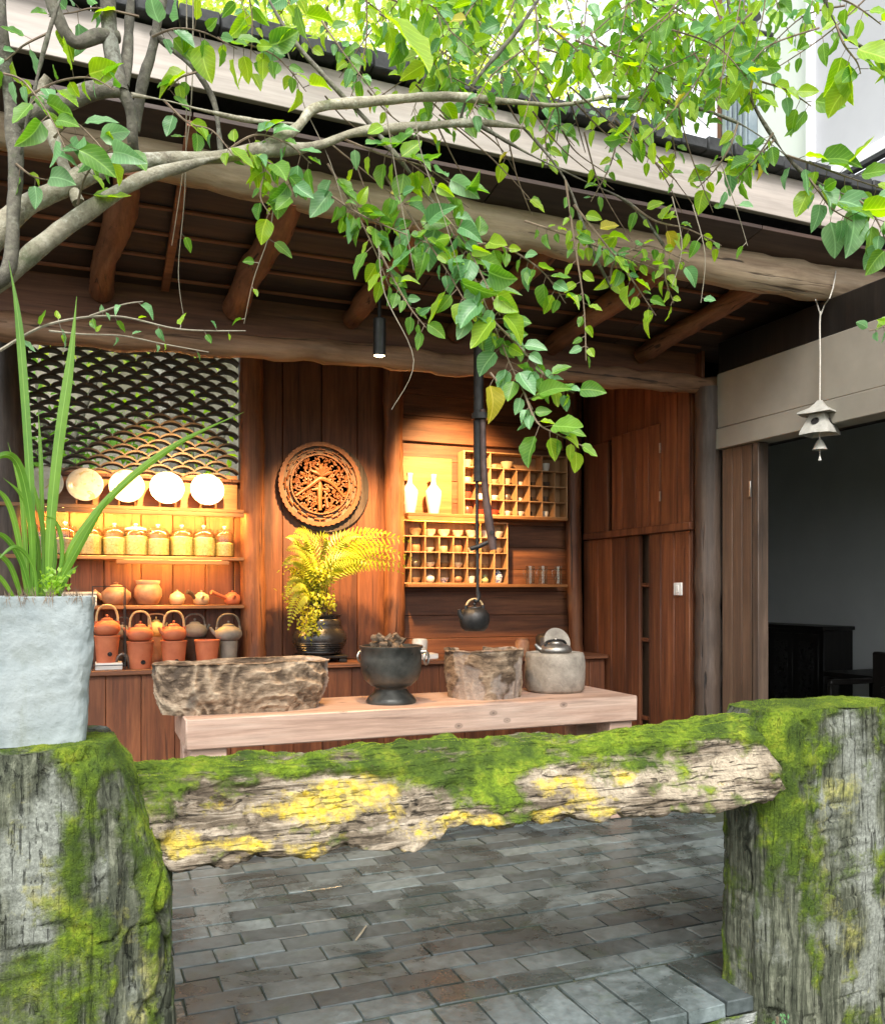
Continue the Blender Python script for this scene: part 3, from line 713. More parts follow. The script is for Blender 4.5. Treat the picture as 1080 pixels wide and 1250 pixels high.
def shelf(u, v, yf, x0, x1, parent, t=.024):
    z = PY(u, v, yf).z
    build('shelf_board', MB().box(x0, x1, yf, YB - .005, z - t, z, .003), 'wood_shelf', parent); return z
YF = YB - .20
def led(z, x0, x1, parent, yf=None, mat='led_glow'):
    yf = yf or YB - .20
    build('added_lip', MB().box(x0, x1, yf + .001, yf + .014, z - .052, z - .0245, .002), 'wood_shelf', parent)  # lip added only to hide the glowing strip from the viewer
    build('led_strip', MB().box(x0 + .05, x1 - .05, yf + .020, yf + .034, z - .034, z - .0245, .001), mat, parent)
ls = thing('wall_shelf', 'orange lit wooden wall shelves holding plates, jars and clay pots', 'shelf', (.3, YF, 1.2))
lsx0, lsx1 = -.60, cx1 - .082
zs1 = shelf(200, 619, YF, lsx0, lsx1, ls); zs2 = shelf(200, 679, YF, lsx0, lsx1, ls); zs3 = shelf(200, 739, YF, lsx0, lsx1, ls)
led(zs1, lsx0 + .25, lsx1, ls); led(zs2, lsx0 + .75, lsx1 - .1, ls, mat='led_soft')
build('back_board', MB().box(lsx0, lsx1 - .02, YB - .03, YB - .006, zs1, zs1 + .25, .003), 'wood_shelf', ls)
build('side_board', MB().box(lsx0 - .025, lsx0 - .001, YF + .01, YB - .006, zs3 - .1, zs1 + .02, .003), 'wood_shelf', ls)
rs = thing('wall_shelf', 'wooden niche shelves carrying the vases and pigeonhole racks', 'shelf', (2.8, YF, 1.4))
rsx0, rsx1 = cx2 + .075, PY(693, 630, YF).x
zr1 = shelf(600, 629, YF, rsx0, rsx1, rs); zr2 = shelf(600, 713, YF, rsx0, rsx1, rs)
led(zr1, rsx0, rsx0 + .62, rs, mat='led_soft')
build('back_board', MB().box(rsx0, rsx0 + .42, YB - .026, YB - .006, zr1, zr1 + .44, .003), 'wood_shelf', rs)

# table
ZT = .75
tl, tr_ = PY(227, 877, 4.5).x, PY(778, 850, 4.5).x
table = thing('plank_table', 'long pale timber table with a thick knotty slab top', 'table', ((tl + tr_) / 2, 4.8, 0))
th = .155
build('table_top', MB().box(tl, tr_, 4.5, 5.12, ZT - th, ZT, .007), 'wood_table', table)
xl = PY(232, 900, 4.56).x; xr = PY(741, 890, 4.56).x
for (a, w) in ((xl, .18), (xr - .0, .16)):
    for yq in (4.53, 4.92): build('leg', MB().box(a, a + w, yq, yq + .16, 0, ZT - th - .001, .005), 'wood_table', table)
build('stretcher', MB().box(xl + .19, xr - .01, 4.76, 4.84, .18, .28, .005), 'wood_table', table)

# ================================================================ POTTERY
def camdir(p): d = Vector((-p[0], -p[1], 0)); return d.normalized()
def rotz_to(d): return Matrix.Rotation(math.atan2(d.y, d.x), 4, 'Z')
def kettle(base, r, h, mat, hmat, label, spout=math.pi, hh=None, name='clay_kettle', cat='kettle', group=None, lidmat=None, flat=False, ears=True, ha=0.0):
    base = Vector(base); t = thing(name, label, cat, base, group)
    prof = [(r*.55, 0), (r*.8, h*.08), (r*.98, h*.32), (r, h*.48), (r*.93, h*.68), (r*.7, h*.86), (r*.46, h*.95), (r*.44, h*.99), (0, h*.99)]
    build('body', MB().lathe(prof, base, 28), mat, t, ang=50)
    ld = build('lid', MB().lathe([(r*.45, h*.985), (r*.43, h*1.05), (r*.2, h*1.13), (0, h*1.15)], base, 20), lidmat or mat, t, ang=50)
    build('knob', MB().lathe([(r*.06, h*1.13), (r*.055, h*1.19), (r*.10, h*1.25), (r*.08, h*1.31), (0, h*1.33)], base, 12), lidmat or mat, ld)
    d = Vector((math.cos(spout), math.sin(spout), 0))
    build('spout', MB().tube([base + d*r*.85 + Vector((0,0,h*.45)), base + d*r*1.08 + Vector((0,0,h*.58)), base + d*r*1.3 + Vector((0,0,h*.9))], [r*.2, r*.14, r*.09], 10), mat, t)
    hh = hh or h * 1.1
    dd = Vector((math.cos(ha), math.sin(ha), 0)); P = []
    for i in range(17):
        a = math.pi * i / 16
        q = abs(math.cos(a)); sg = 1 if math.cos(a) >= 0 else -1
        w = r * .80 * (sg * q ** .75)
        if flat: w = r * .85 * sg * min(1, q * 1.6)
        P.append(base + dd * w + Vector((0, 0, h*.76 + hh * (math.sin(a) ** (.75 if not flat else .5)))))
    build('handle', MB().tube(P, [r*.085]*17, 8), hmat, t)
    if ears:
        for sgn in (-1, 1): build('lug', MB().tube([base + dd*r*.80*sgn + Vector((0,0,h*.62)), base + dd*r*.82*sgn + Vector((0,0,h*.92))], r*.11, 8), mat, t)
    return t
def stove(base, rt, rb, h, mat, label, hole=True, group=None, name='clay_stove', hv=.24):
    base = Vector(base); t = thing(name, label, 'stove', base, group)
    prof = [(rb, 0), (rb*1.01, h*.03), (rb + (rt-rb)*.5, h*.5), (rt, h*.93), (rt*1.04, h*.94), (rt*1.04, h), (rt*.86, h), (rt*.82, h*.8), (rb*.7, h*.3), (0, h*.3)]
    build('body', MB().lathe(prof, base, 30), mat, t, ang=35)
    if hole:
        d = camdir(base); d = (d + Vector((.25, 0, 0))).normalized(); rr = rb + (rt - rb) * hv
        c = base + d * (rr - .006) + Vector((0, 0, h * hv))
        M = Matrix.Rotation(math.atan2(d.y, d.x), 4, 'Z') @ Matrix.Rotation(R(90), 4, 'Y')
        build('draught_hole', MB().lathe([(h*.085, 0), (h*.085, .0085), (0, .0085)], c, 16, M), 'black_glaze', t)
    return t
def on_counter(u, Y): p = PY(u, 700, Y); return Vector((p.x, p.y, ZC))
def px(u, Y): return DY(u, Y)

Yk = 5.89
# stove with kettle inside the wire stand
p = on_counter(131, Yk); m_ = px(131, Yk)
blk = bx('stone_block', p.x - .07, p.x + .09, Yk - .09, Yk + .09, ZC, ZC + .042, 'paint_white'); tag(blk, 'white stone block under the stove inside the wire stand', 'block')
stove(p + Vector((0, 0, .042)), .075, .062, .17, 'terracotta', 'orange clay stove raised on a white block inside a wire stand', hv=.32)
kettle(p + Vector((0, 0, .212)), .08, .10, 'terracotta', 'rattan', 'orange clay kettle on the stove inside the wire stand', spout=R(200), hh=.115)
ws = thing('wire_stand', 'thin black wire frame stand around an orange kettle and stove', 'stand', (p.x, Yk, ZC))
w0, w1 = p.x - .085, p.x + .105; zt_ = PY(131, 716, Yk).z
for (a, b) in ((w0, Yk - .11), (w1, Yk - .11), (w0, Yk + .11), (w1, Yk + .11)): build('rod', MB().tube([(a, b, ZC), (a, b, zt_)], .0035, 6), 'black_metal', ws)
for z in (zt_, ZC + .03): build('ring', MB().tube([(w0, Yk - .11, z), (w1, Yk - .11, z), (w1, Yk + .11, z), (w0, Yk + .11, z), (w0, Yk - .11, z)], .0035, 6), 'black_metal', ws)
# second and third orange stoves
for (u, lab, sp) in ((171.5, 'orange clay stove beside the wire stand with a kettle on top', 200), (212.5, 'orange clay stove between the yellow kettle and the empty stove', 200)):
    p = on_counter(u, Yk - .02)
    stove(p, .081, .066, .172, 'terracotta', lab)
    kettle(p + Vector((0, 0, .172)), .08, .098, 'terracotta', 'rattan', 'orange clay kettle with arched cane handle ' + ('on the stove beside the wire stand' if u < 200 else 'on the stove next to the empty one'), spout=R(sp), hh=.115)
p = on_counter(253, Yk - .02); stove(p, .080, .062, .172, 'terracotta', 'empty orange clay stove without a kettle on it', hole=False)
# yellow kettle on a tall buff stand between the two stoves
Yb = 6.07
p = on_counter(191, Yb)
st = build('pot_stand', MB().lathe([(.06, 0), (.062, .15), (.066, .17), (.066, .19), (0, .19)], p, 20), 'clay_brown'); tag(st, 'brown clay drum stand under the yellow kettle', 'stand')
kettle(p + Vector((0, 0, .19)), .058, .10, 'clay_yellow', 'rattan', 'small yellow kettle with flat topped handle behind the orange stoves', spout=R(20), hh=.075, flat=True)
p = on_counter(150, Yb)
st = build('pot_stand', MB().lathe([(.055, 0), (.06, .1), (.065, .175), (0, .175)], p, 20), 'cup_dark'); tag(st, 'dark clay drum stand behind the wire stand', 'stand')
kettle(p + Vector((0, 0, .175)), .068, .085, 'clay_grey', 'rattan_dark', 'grey clay kettle half hidden behind the wire stand', spout=R(160), hh=.08)
p = on_counter(238, Yb)
st = build('pot_stand', MB().lathe([(.06, 0), (.07, .12), (.075, .175), (0, .175)], p, 20), 'cup_dark'); tag(st, 'dark drum stand behind the empty orange stove', 'stand')
kettle(p + Vector((0, 0, .175)), .083, .10, 'clay_grey', 'rattan_dark', 'grey clay kettle standing behind the empty orange stove', spout=R(20), hh=.085)
p = on_counter(279, Yk + .05)
st = build('pot_stand', MB().lathe([(.052, 0), (.06, .1), (.062, .16), (0, .16)], p, 20), 'clay_grey'); tag(st, 'grey clay drum stand beside the log post', 'stand')
kettle(p + Vector((0, 0, .16)), .092, .10, 'clay_grey', 'rattan_dark', 'wide grey kettle with upturned spout beside the log post', spout=R(185), hh=.10)
p = on_counter(150, 5.86)
tb = build('tea_towel_ring', MB().tube([p + Vector((.0 + .04*math.cos(a), 0, .075 + .07*math.sin(a))) for a in [math.pi * k / 12 - .3 for k in range(15)]], .011, 8), 'cup_dark'); tag(tb, 'dark arched iron trivet standing between two orange stoves', 'trivet')
tb.location.z += ZC - min((tb.matrix_basis @ v.co).z for v in tb.data.vertices)
for i, (u, r, lab) in enumerate(((268, .03, 'small orange clay cup at the foot of the grey stand'), (280, .034, 'squat orange clay cup in front of the grey stand'), (292, .03, 'small orange clay cup beside the log post foot'))):
    p = on_counter(u, 5.80 + .01 * (i % 2)); t = build('clay_cup', MB().lathe([(r*.6, 0), (r*.9, .01), (r, .045), (r*.85, .045), (r*.6, .01), (0, .01)], p, 18), 'terracotta'); tag(t, lab, 'cup')

# plates on the top shelf
pm = ['painted_plate', 'painted_plate', 'painted_plate', 'porcelain', 'porcelain']
pl_lab = ['cream plate partly hidden by the long leaves', 'cream plate painted with a yellow flower', 'cream plate with faint floral painting beside a white plate', 'brightly lit white plate beside a cream plate', 'brightly lit white plate nearest the log post']
for i, u in enumerate((55, 104, 155, 204, 253)):
    Yp = YB - .11; p = PY(u, 600, Yp); r = .112; base = Vector((p.x, p.y, zs1))
    M = Matrix.Rotation(R(76), 4, 'X')
    t = thing('display_plate', pl_lab[i], 'plate', base + Vector((0, 0, .022)), 'plates on the shelf')
    c = base + Vector((0, 0, .022 + r * .985))
    build('dish', MB().lathe([(0, 0), (r*.6, .001), (r*.78, .007), (r*.97, .019), (r, .018), (r*.99, .014), (r*.62, -.008), (0, -.008)], c, 40, M), pm[i], t, ang=60)
    build('foot_ring', MB().lathe([(r*.5, -.008), (r*.5, -.014), (r*.44, -.014), (r*.44, -.008)], c, 28, M), pm[i], t)
    s = thing('plate_stand', 'small wooden easel ' + ('under the plate hidden by the long leaves', 'under the flower painted plate', 'under the faintly painted cream plate', 'under the white plate beside the cream one', 'under the white plate by the log post')[i], 'stand', base)
    for sx in (-.05, .05):
        build('foot', MB().tube([base + Vector((sx, -.065, .006)), base + Vector((sx, -.03, .013)), base + Vector((sx, .05, .008))], .0065, 8).tube([base + Vector((sx, -.062, .006)), base + Vector((sx, -.067, .03))], .006, 8), 'wood_shelf', s)
        build('back_strut', MB().tube([base + Vector((sx, .045, .008)), base + Vector((sx * .6, .075, .13))], .005, 6), 'wood_shelf', s)
    build('cross_bar', MB().tube([base + Vector((-.05, .046, .012)), base + Vector((.05, .046, .012))], .005, 6), 'wood_shelf', s)

# glass tea jars
for i, u in enumerate((53, 80, 110, 140, 166, 193, 222, 249, 274)):
    Yp = YB - .10; p = PY(u, 650, Yp); b = Vector((p.x, p.y, zs2)); r = .079 if i < 8 else .066; h = .172
    t = thing('tea_jar', 'lidded glass jar of dried tea, ' + ('ninth', 'eighth', 'seventh', 'sixth', 'fifth', 'fourth', 'third', 'second', 'first')[i] + ' from the log post', 'jar', b, 'glass tea jars on the shelf')
    build('glass_body', MB().lathe([(r*.94, 0), (r, .006), (r, h*.86), (r*.93, h*.95), (r*.80, h), (r*.76, h), (r*.9, h*.93), (r*.965, h*.85), (r*.965, .01), (0, .01)], b, 24), 'clear_glass', t)
    fill = rnd.uniform(.5, .78) * h
    tea = MB().lathe([(0, .011), (r*.94, .011), (r*.945, fill*.5), (r*.94, fill), (r*.5, fill + .008), (0, fill + .004)], b, 24)
    tea.v = [tuple(Vector(q) + Vector((0, 0, .006 * NZ.noise(Vector(q) * 60))) if q[2] > zs2 + fill * .9 else Vector(q)) for q in tea.v]
    build('dried_tea', tea, 'tea_leaf_dark' if i in (0, 1) else 'tea_leaf', t)
    l = build('lid', MB().lathe([(r*.84, h + .001), (r*.86, h + .006), (r*.84, h + .014), (r*.5, h + .022), (0, h + .024)], b, 24), 'porcelain' if i in (4,) else 'clear_glass', t)
    build('knob', MB().lathe([(.008, h + .023), (.007, h + .030), (.014, h + .036), (.013, h + .044), (0, h + .047)], b, 14), 'porcelain', l)

# third shelf
Yp = YB - .10
def sp(u): p = PY(u, 700, Yp); return Vector((p.x, p.y, zs3))
wb = sp(98); t = thing('paper_box', 'open white paper box lying on the shelf behind the long leaves', 'box', wb)
build('box_body', MB().box(wb.x - .11, wb.x + .10, wb.y - .07, wb.y + .05, wb.z, wb.z + .07, .003), 'paint_white', t)
build('box_lid', MB().box(wb.x - .112, wb.x + .102, wb.y - .072, wb.y + .052, wb.z + .071, wb.z + .09, .003), 'painted_plate', t)
b = sp(142); t = thing('clay_teapot', 'round brown clay teapot with a domed lid next to the collared jar', 'teapot', b)
build('body', MB().lathe([(.05, 0), (.075, .012), (.095, .05), (.092, .085), (.06, .112), (0, .112)], b, 28), 'clay_brown', t, ang=60)
ld = build('lid', MB().lathe([(.06, .111), (.058, .119), (.03, .134), (.012, .138), (.016, .15), (0, .156)], b, 20), 'clay_brown', t, ang=60)
build('spout', MB().tube([b + Vector((-.08, -.01, .05)), b + Vector((-.12, -.015, .08)), b + Vector((-.135, -.02, .10))], [.02, .014, .011], 10), 'clay_brown', t)
b = sp(181); t = thing('collared_jar', 'brown glazed jar with a wide pale collar rim on the shelf', 'jar', b)
build('body', MB().lathe([(.05, 0), (.066, .012), (.09, .06), (.088, .105), (.07, .138), (0, .138)], b, 28), 'clay_brown', t, ang=60)
build('collar', MB().lathe([(.07, .137), (.076, .148), (.078, .165), (.06, .166), (.058, .14)], b, 26), 'cup_buff', t)
b = sp(216.5); t = thing('clay_pot', 'small round buff clay pot beside the side handled pots', 'pot', b)
build('body', MB().lathe([(.03, 0), (.046, .012), (.054, .042), (.045, .070), (.026, .080), (0, .080)], b, 22), 'cup_buff', t, ang=60)
build('lid', MB().lathe([(.027, .079), (.02, .088), (.006, .092), (.008, .1), (0, .103)], b, 16), 'cup_buff', t)
for (u, mt, lab, hz, hl) in ((246, 'cup_buff', 'buff side handled teapot next to the small round pot', .078, .07), (284, 'terracotta', 'orange side handled teapot beside the log post', .075, .12)):
    b = sp(u); t = thing('side_handled_teapot', lab, 'teapot', b)
    build('body', MB().lathe([(.034, 0), (.05, .012), (.056, .04), (.048, .066), (.03, .075), (0, .075)], b, 22), mt, t, ang=60)
    ld = build('lid', MB().lathe([(.03, .0745), (.026, .083), (.006, .088), (.009, .097), (0, .10)], b, 16), mt, t)
    q = -1
    build('side_handle', MB().tube([b + Vector((q*.045, -.02, .045)), b + Vector((q*hl, -.05, hz + .0)), b + Vector((q*(hl+.03), -.065, hz + .012))], [.012, .013, .016], 10), 'cup_dark' if u < 260 else mt, t)
    build('spout', MB().tube([b + Vector((0, -.05, .045)), b + Vector((.01, -.078, .066))], [.012, .007], 8), mt, t)

# vases
for (u, lab) in ((500, 'pale bottle vase standing close to the log post'), (529, 'brightly lit white bottle vase beside the pigeonhole rack')):
    p = PY(u, 600, YB - .11); b = Vector((p.x, p.y, zr1)); r = .062; h = .30
    t = thing('bottle_vase', lab, 'vase', b)
    build('body', MB().lathe([(r*.62, 0), (r*.66, .01), (r*.9, h*.3), (r, h*.5), (r*.96, h*.58), (r*.6, h*.68), (r*.34, h*.74), (r*.30, h*.8)], b, 28), 'vase_glaze', t, ang=60)
    build('neck', MB().lathe([(r*.30, h*.795), (r*.29, h*.9), (r*.40, h*.985), (r*.42, h), (r*.3, h), (r*.2, h*.9), (r*.2, h*.8)], b, 22), 'vase_glaze', t, ang=60)

# pigeonhole racks
def rack(label, u0, u1, vt, vb, zbase, dep, topedges, skip=()):
    yf = YB - dep; xa, xb = PY(u0, 600, yf).x, PY(u1, 600, yf).x
    zt = PY(u0, vt, yf).z; t = thing('pigeonhole_rack', label, 'rack', ((xa+xb)/2, yf, zbase))
    tk = .009; nc, nr = 8, 4; z0, z1 = zbase + .001, zt
    yb = YB - .032
    build('side', MB().box(xa, xa + tk, yf, yb, z0, z1, .0015), 'wood_pigeon', t); build('side', MB().box(xb - tk, xb, yf, yb, z0, z1, .0015), 'wood_pigeon', t)
    build('top', MB().box(xa + tk, xb - tk, yf, yb, z1 - tk, z1, .0015), 'wood_pigeon', t); build('bottom', MB().box(xa + tk, xb - tk, yf, yb, z0, z0 + tk, .0015), 'wood_pigeon', t)
    build('back', MB().box(xa + tk, xb - tk, yb - .006, yb - .0005, z0 + tk, z1 - tk, .0), 'wood_pigeon', t)
    cw = (xb - xa) / nc; rh = (z1 - z0) / nr; cells = {}
    for r in range(1, nr): build('shelf', MB().box(xa + tk, xb - tk, yf + .002, yb - .007, z0 + r*rh - .004, z0 + r*rh + .004, .001), 'wood_pigeon', t)
    for c in range(1, nc):
        for r in range(nr):
            if r == nr - 1 and c not in topedges: continue
            lo = z0 + r*rh + (.0045 if r else tk); hi = z0 + (r+1)*rh - (.0045 if r < nr - 1 else tk)
            build('divider', MB().box(xa + c*cw - .004, xa + c*cw + .004, yf + .003, yb - .007, lo, hi, .001), 'wood_pigeon', t)
    for c in range(nc):
        for r in range(nr):
            cells[(c, nr - 1 - r)] = Vector((xa + (c + .5) * cw, yf + dep * .42, z0 + r*rh + (.0042 if r else tk)))
    return cells, cw, rh
cu, cwu, rhu = rack('tall pigeonhole rack of small cups beside the white vases', 566, 692.5, 549.5, 629, zr1, .15, (1, 2, 6))
cl, cwl, rhl = rack('pigeonhole rack of cups and jars standing on the lower niche shelf', 484, 620, 634, 711, zr2, .15, (2, 6))
def cupm(b, kind, mat, label, group, s=1.0):
    P = {'cup': [(.018, 0), (.019, .004), (.024, .02), (.027, .045), (.0245, .045), (.02, .012), (0, .010)],
         'bowl': [(.016, 0), (.017, .005), (.031, .018), (.038, .036), (.0355, .036), (.028, .018), (0, .010)],
         'tiny': [(.012, 0), (.016, .006), (.021, .024), (.0185, .024), (.012, .008), (0, .007)],
         'wide': [(.026, 0), (.027, .006), (.044, .025), (.05, .058), (.047, .058), (.04, .025), (0, .012)],
         'box': [(.033, 0), (.036, .006), (.036, .05), (.03, .055), (0, .055)],
         'ball': [(.018, 0), (.034, .012), (.038, .03), (.032, .048), (.012, .058), (.012, .063), (0, .066)],
         'gourd': [(.018, 0), (.027, .01), (.029, .024), (.018, .038), (.019, .046), (.016, .054), (.005, .058), (.004, .066), (0, .067)],
         'ginger': [(.022, 0), (.026, .008), (.036, .045), (.034, .062), (.022, .072), (.024, .074), (.024, .082), (.012, .088), (.006, .09), (.006, .098), (0, .099)]}[kind]
    nm = {'cup': 'teacup', 'bowl': 'tea_bowl', 'tiny': 'teacup', 'wide': 'tea_bowl', 'box': 'tea_caddy', 'ball': 'lidded_pot', 'gourd': 'gourd_pot', 'ginger': 'ginger_jar'}[kind]
    o = build(nm, MB().lathe([(r*s, z*s) for r, z in P], b, 20), mat, ang=50)
    return tag(o, label, {'cup': 'cup', 'bowl': 'bowl', 'tiny': 'cup', 'wide': 'bowl', 'box': 'caddy', 'ball': 'pot', 'gourd': 'pot', 'ginger': 'jar'}[kind], group)
W = {'porcelain': 'white porcelain', 'cup_buff': 'buff clay', 'cup_dark': 'dark glazed', 'porcelain_red': 'red glazed', 'porcelain_grey': 'grey glazed', 'terracotta': 'orange clay', 'cup_green': 'green glazed', 'blue_white': 'blue and white', 'clay_brown': 'brown clay', 'clear_glass': 'clear glass'}
KW = {'cup': 'teacup', 'bowl': 'tea bowl', 'tiny': 'tiny teacup', 'wide': 'wide tea bowl', 'box': 'tea caddy', 'ball': 'lidded round pot', 'gourd': 'gourd shaped pot', 'ginger': 'ginger jar'}
def put(cells, where, rackname, c, r, kind, mat, s=1.0, dx=0):
    o_ = ('first', 'second', 'third', 'fourth', 'fifth', 'sixth', 'seventh', 'eighth')[c]; rw = ('top', 'second', 'third', 'bottom')[r]
    cupm(cells[(c, r)] + Vector((dx, 0, 0)), kind, mat, f'{W[mat]} {KW[kind]} in the {o_} compartment from the {rackname}, {rw} row', where, s)
U = 'vases'; L = 'log post'
for a in ((0,0,'cup','cup_buff',1.25),(2,0,'tiny','cup_buff',1.3),(3,0,'wide','cup_buff',1.0),(6,0,'cup','porcelain',1.4),
          (0,1,'box','cup_buff',.85),(2,1,'bowl','cup_buff',1.0),(3,1,'cup','cup_buff',1.1),(4,1,'tiny','porcelain',1.2),(5,1,'tiny','cup_dark',1.3),(6,1,'bowl','cup_dark',1.0),
          (0,2,'cup','porcelain_red',1.2),(1,2,'cup','porcelain',1.0),(2,2,'bowl','porcelain',1.0),(3,2,'box','cup_dark',.9),(4,2,'tiny','porcelain',1.1),(5,2,'bowl','cup_dark',1.0),(6,2,'cup','cup_dark',1.0),
          (0,3,'box','porcelain_red',1.1),(1,3,'bowl','porcelain_red',1.1),(2,3,'bowl','porcelain_red',1.1),(3,3,'bowl','porcelain',1.0),(4,3,'bowl','porcelain',1.0),(5,3,'cup','cup_dark',.9),(6,3,'cup','porcelain',1.0)):
    put(cu, 'cups in the rack beside the vases', U, *a)
for a in ((1,0,'wide','cup_buff',.95),(2,0,'wide','porcelain',.9),(3,0,'wide','porcelain',.9),(4,0,'wide','porcelain',.85),(5,0,'wide','porcelain',.9),(6,0,'cup','porcelain',1.2),(7,0,'wide','porcelain_grey',.85),
          (1,1,'box','terracotta',.95),(2,1,'bowl','porcelain',.95),(3,1,'box','cup_buff',.85),(4,1,'box','terracotta',.95),(5,1,'bowl','porcelain',1.0),(6,1,'tiny','cup_dark',1.3),(7,1,'bowl','cup_buff',1.1),
          (1,2,'box','cup_dark',.9),(2,2,'bowl','porcelain_grey',1.1),(3,2,'bowl','cup_dark',1.1),(4,2,'bowl','porcelain_grey',1.1),(5,2,'cup','cup_dark',1.0),(6,2,'tiny','cup_dark',1.3),
          (1,3,'bowl','cup_buff',1.1),(2,3,'ball','porcelain',1.0),(3,3,'bowl','blue_white',1.05),(4,3,'ball','clay_brown',.95),(5,3,'cup','porcelain',1.15),(6,3,'gourd','cup_green',1.05),(7,3,'ginger','blue_white',1.05)):
    put(cl, 'cups in the lower rack', L, *a)
for i, u in enumerate((647, 662.5, 681)):
    p = PY(u, 700, YB - .1); b = Vector((p.x, p.y, zr2)); r = .034 if i < 2 else .03; h = .145
    t = thing('glass_pitcher', 'tall clear glass pitcher, ' + ('closest to the pigeonhole rack', 'middle one of three beside the rack', 'farthest from the pigeonhole rack')[i], 'pitcher', b, 'glasses on the niche shelf')
    build('glass_body', MB().lathe([(r*.95, 0), (r, .004), (r, h), (r*.93, h), (r*.93, .008), (0, .008)], b, 22), 'clear_glass', t)
    build('handle', MB().tube([b + Vector((-r, 0, h*.85)), b + Vector((-r - .025, 0, h*.75)), b + Vector((-r - .022, 0, h*.4)), b + Vector((-r, 0, h*.25))], .004, 8), 'clear_glass', t)

# ================================================================ CARVED ROUNDEL
rc = PY(391, 591, YB - .05); RR = .305
rd = thing('carved_roundel', 'round openwork carved wood panel hung on the plank wall', 'wood carving', (rc.x, YB - .02, rc.z - RR))
MX = Matrix.Rotation(R(90), 4, 'X')     # lathe axis towards the viewer
def ring(r0, r1, t0, t1, c, n=72, sc=0): 
    mb = MB().lathe([(r0, t0), (r0, t1), (r1, t1), (r1, t0), (r0, t0)], (0, 0, 0), n)
    out = []
    for p in mb.v:
        r = math.hypot(p[0], p[1]); a = math.atan2(p[1], p[0])
        k = 1 + (sc * abs(math.sin(a * 24)) if r > (r0 + r1) / 2 else 0)
        out.append(tuple(Vector(c) + MX @ Vector((p[0] * k, p[1] * k, p[2]))))
    mb.v = out; return mb
cw_ = Vector((rc.x, YB - .012, rc.z))
build('offset_disc', ring(.0001, RR * 1.06, .0, .012, cw_ + Vector((.05, 0, -.02)), 60), 'wood_column_grey', rd)  # dark disc behind the carving, set over sideways and slightly down
build('recess', ring(.0001, RR * .95, .013, .018, cw_, 60), 'wood_door', rd)
build('rim', ring(RR * .90, RR * .985, .013, .052, cw_, 192, .022), 'wood_carved', rd)
build('inner_ring', ring(RR * .685, RR * .715, .018, .046, cw_, 80), 'wood_carved', rd)
def rp(r, a, t=.03): return cw_ + Vector((r * math.cos(a), -t, r * math.sin(a)))
fr = MB(); nf = 24
for k in range(nf):
    a = 2 * math.pi * k / nf; da = 2 * math.pi / nf; ra, rb, rm = RR * .715, RR * .905, RR * .808
    if k % 2 == 0: fr.tube([rp(rb, a), rp(rm * 1.03, a)], .006, 5).tube([rp(rm * 1.03, a - da*.62), rp(rm * 1.03, a), rp(rm * 1.03, a + da*.62)], .006, 5)
    else: fr.tube([rp(ra, a), rp(rm * .965, a)], .006, 5).tube([rp(rm*.965, a - da*.6), rp(rm*.965, a), rp(rm*.965, a + da*.6)], .006, 5)
build('fretwork', fr, 'wood_carved', rd, kind='stuff')
def cp(x, z, t=.032): return cw_ + Vector((x * RR, -t, z * RR))
arch = []
for i in range(25):
    a = -1 + 2 * i / 24; arch.append(cp(.58 * a, .13 - .42 * abs(a) ** 1.35 + .05 * math.sin(3 * a), .038))
build('arch_band', MB().tube(arch, [RR * (.02 + .035 * math.sin(math.pi * i / 24)) if 2 < i < 22 else RR * .03 for i in range(25)], 8), 'wood_carved', rd)
lo = MB()
for a in (-62, -34, -8, 18, 44, 66): 
    A = R(90 - a); lo.tube([cp(.03, .2, .034), cp(.03 + .16 * math.cos(A), .2 + .16 * math.sin(A), .04), cp(.03 + .33 * math.cos(A), .2 + .27 * math.sin(A), .034)], [RR*.03, RR*.055, RR*.008], 7)
build('lotus', lo, 'wood_carved', rd)
fg = MB().tube([cp(.0, -.62), cp(-.01, -.3), cp(0, -.05), cp(0, .06)], [RR*.05, RR*.055, RR*.07, RR*.03], 8)
fg.tube([cp(-.2, -.14), cp(0, -.1), cp(.2, -.14)], [RR*.02, RR*.05, RR*.02], 7).tube([cp(.18, -.55), cp(.14, -.3)], [RR*.05, RR*.03], 7)
build('stem_figure', fg, 'wood_carved', rd)
scr = MB(); rs_ = random.Random(3); tries = 0; done = []
while tries < 3000 and len(done) < 150:
    tries += 1
    a = rs_.uniform(0, 6.28); r = .67 * math.sqrt(rs_.random()); x, z = r * math.cos(a), r * math.sin(a)
    if any(math.hypot(x - q[0], z - q[1]) < .085 for q in done): continue
    if abs(x) < .09 and z < .1: continue
    done.append((x, z)); a0 = rs_.uniform(0, 6.28); sg = rs_.choice((-1, 1)); s0 = rs_.uniform(.055, .085)
    pts = []
    for i in range(9):
        w = i / 8; rr = s0 * (1 - .8 * w); aa = a0 + sg * w * 4.6
        px_, pz_ = x + rr * math.cos(aa), z + rr * math.sin(aa); q = math.hypot(px_, pz_)
        if q > .68: px_, pz_ = px_ * .68 / q, pz_ * .68 / q
        pts.append(cp(px_, pz_, .026 + .006 * w))
    scr.tube(pts, [RR * (.026 - .010 * i / 8) for i in range(9)], 5)
for k in range(70):     # links that hold the scrolls together
    q = rs_.choice(done); w = sorted(done, key=lambda e: math.hypot(e[0]-q[0], e[1]-q[1]))[rs_.randint(1, 2)]
    scr.tube([cp(q[0], q[1], .024), cp((q[0]+w[0])/2 + .02, (q[1]+w[1])/2, .026), cp(w[0], w[1], .024)], RR * .016, 5)
build('scrollwork', scr, 'wood_carved', rd, kind='stuff')

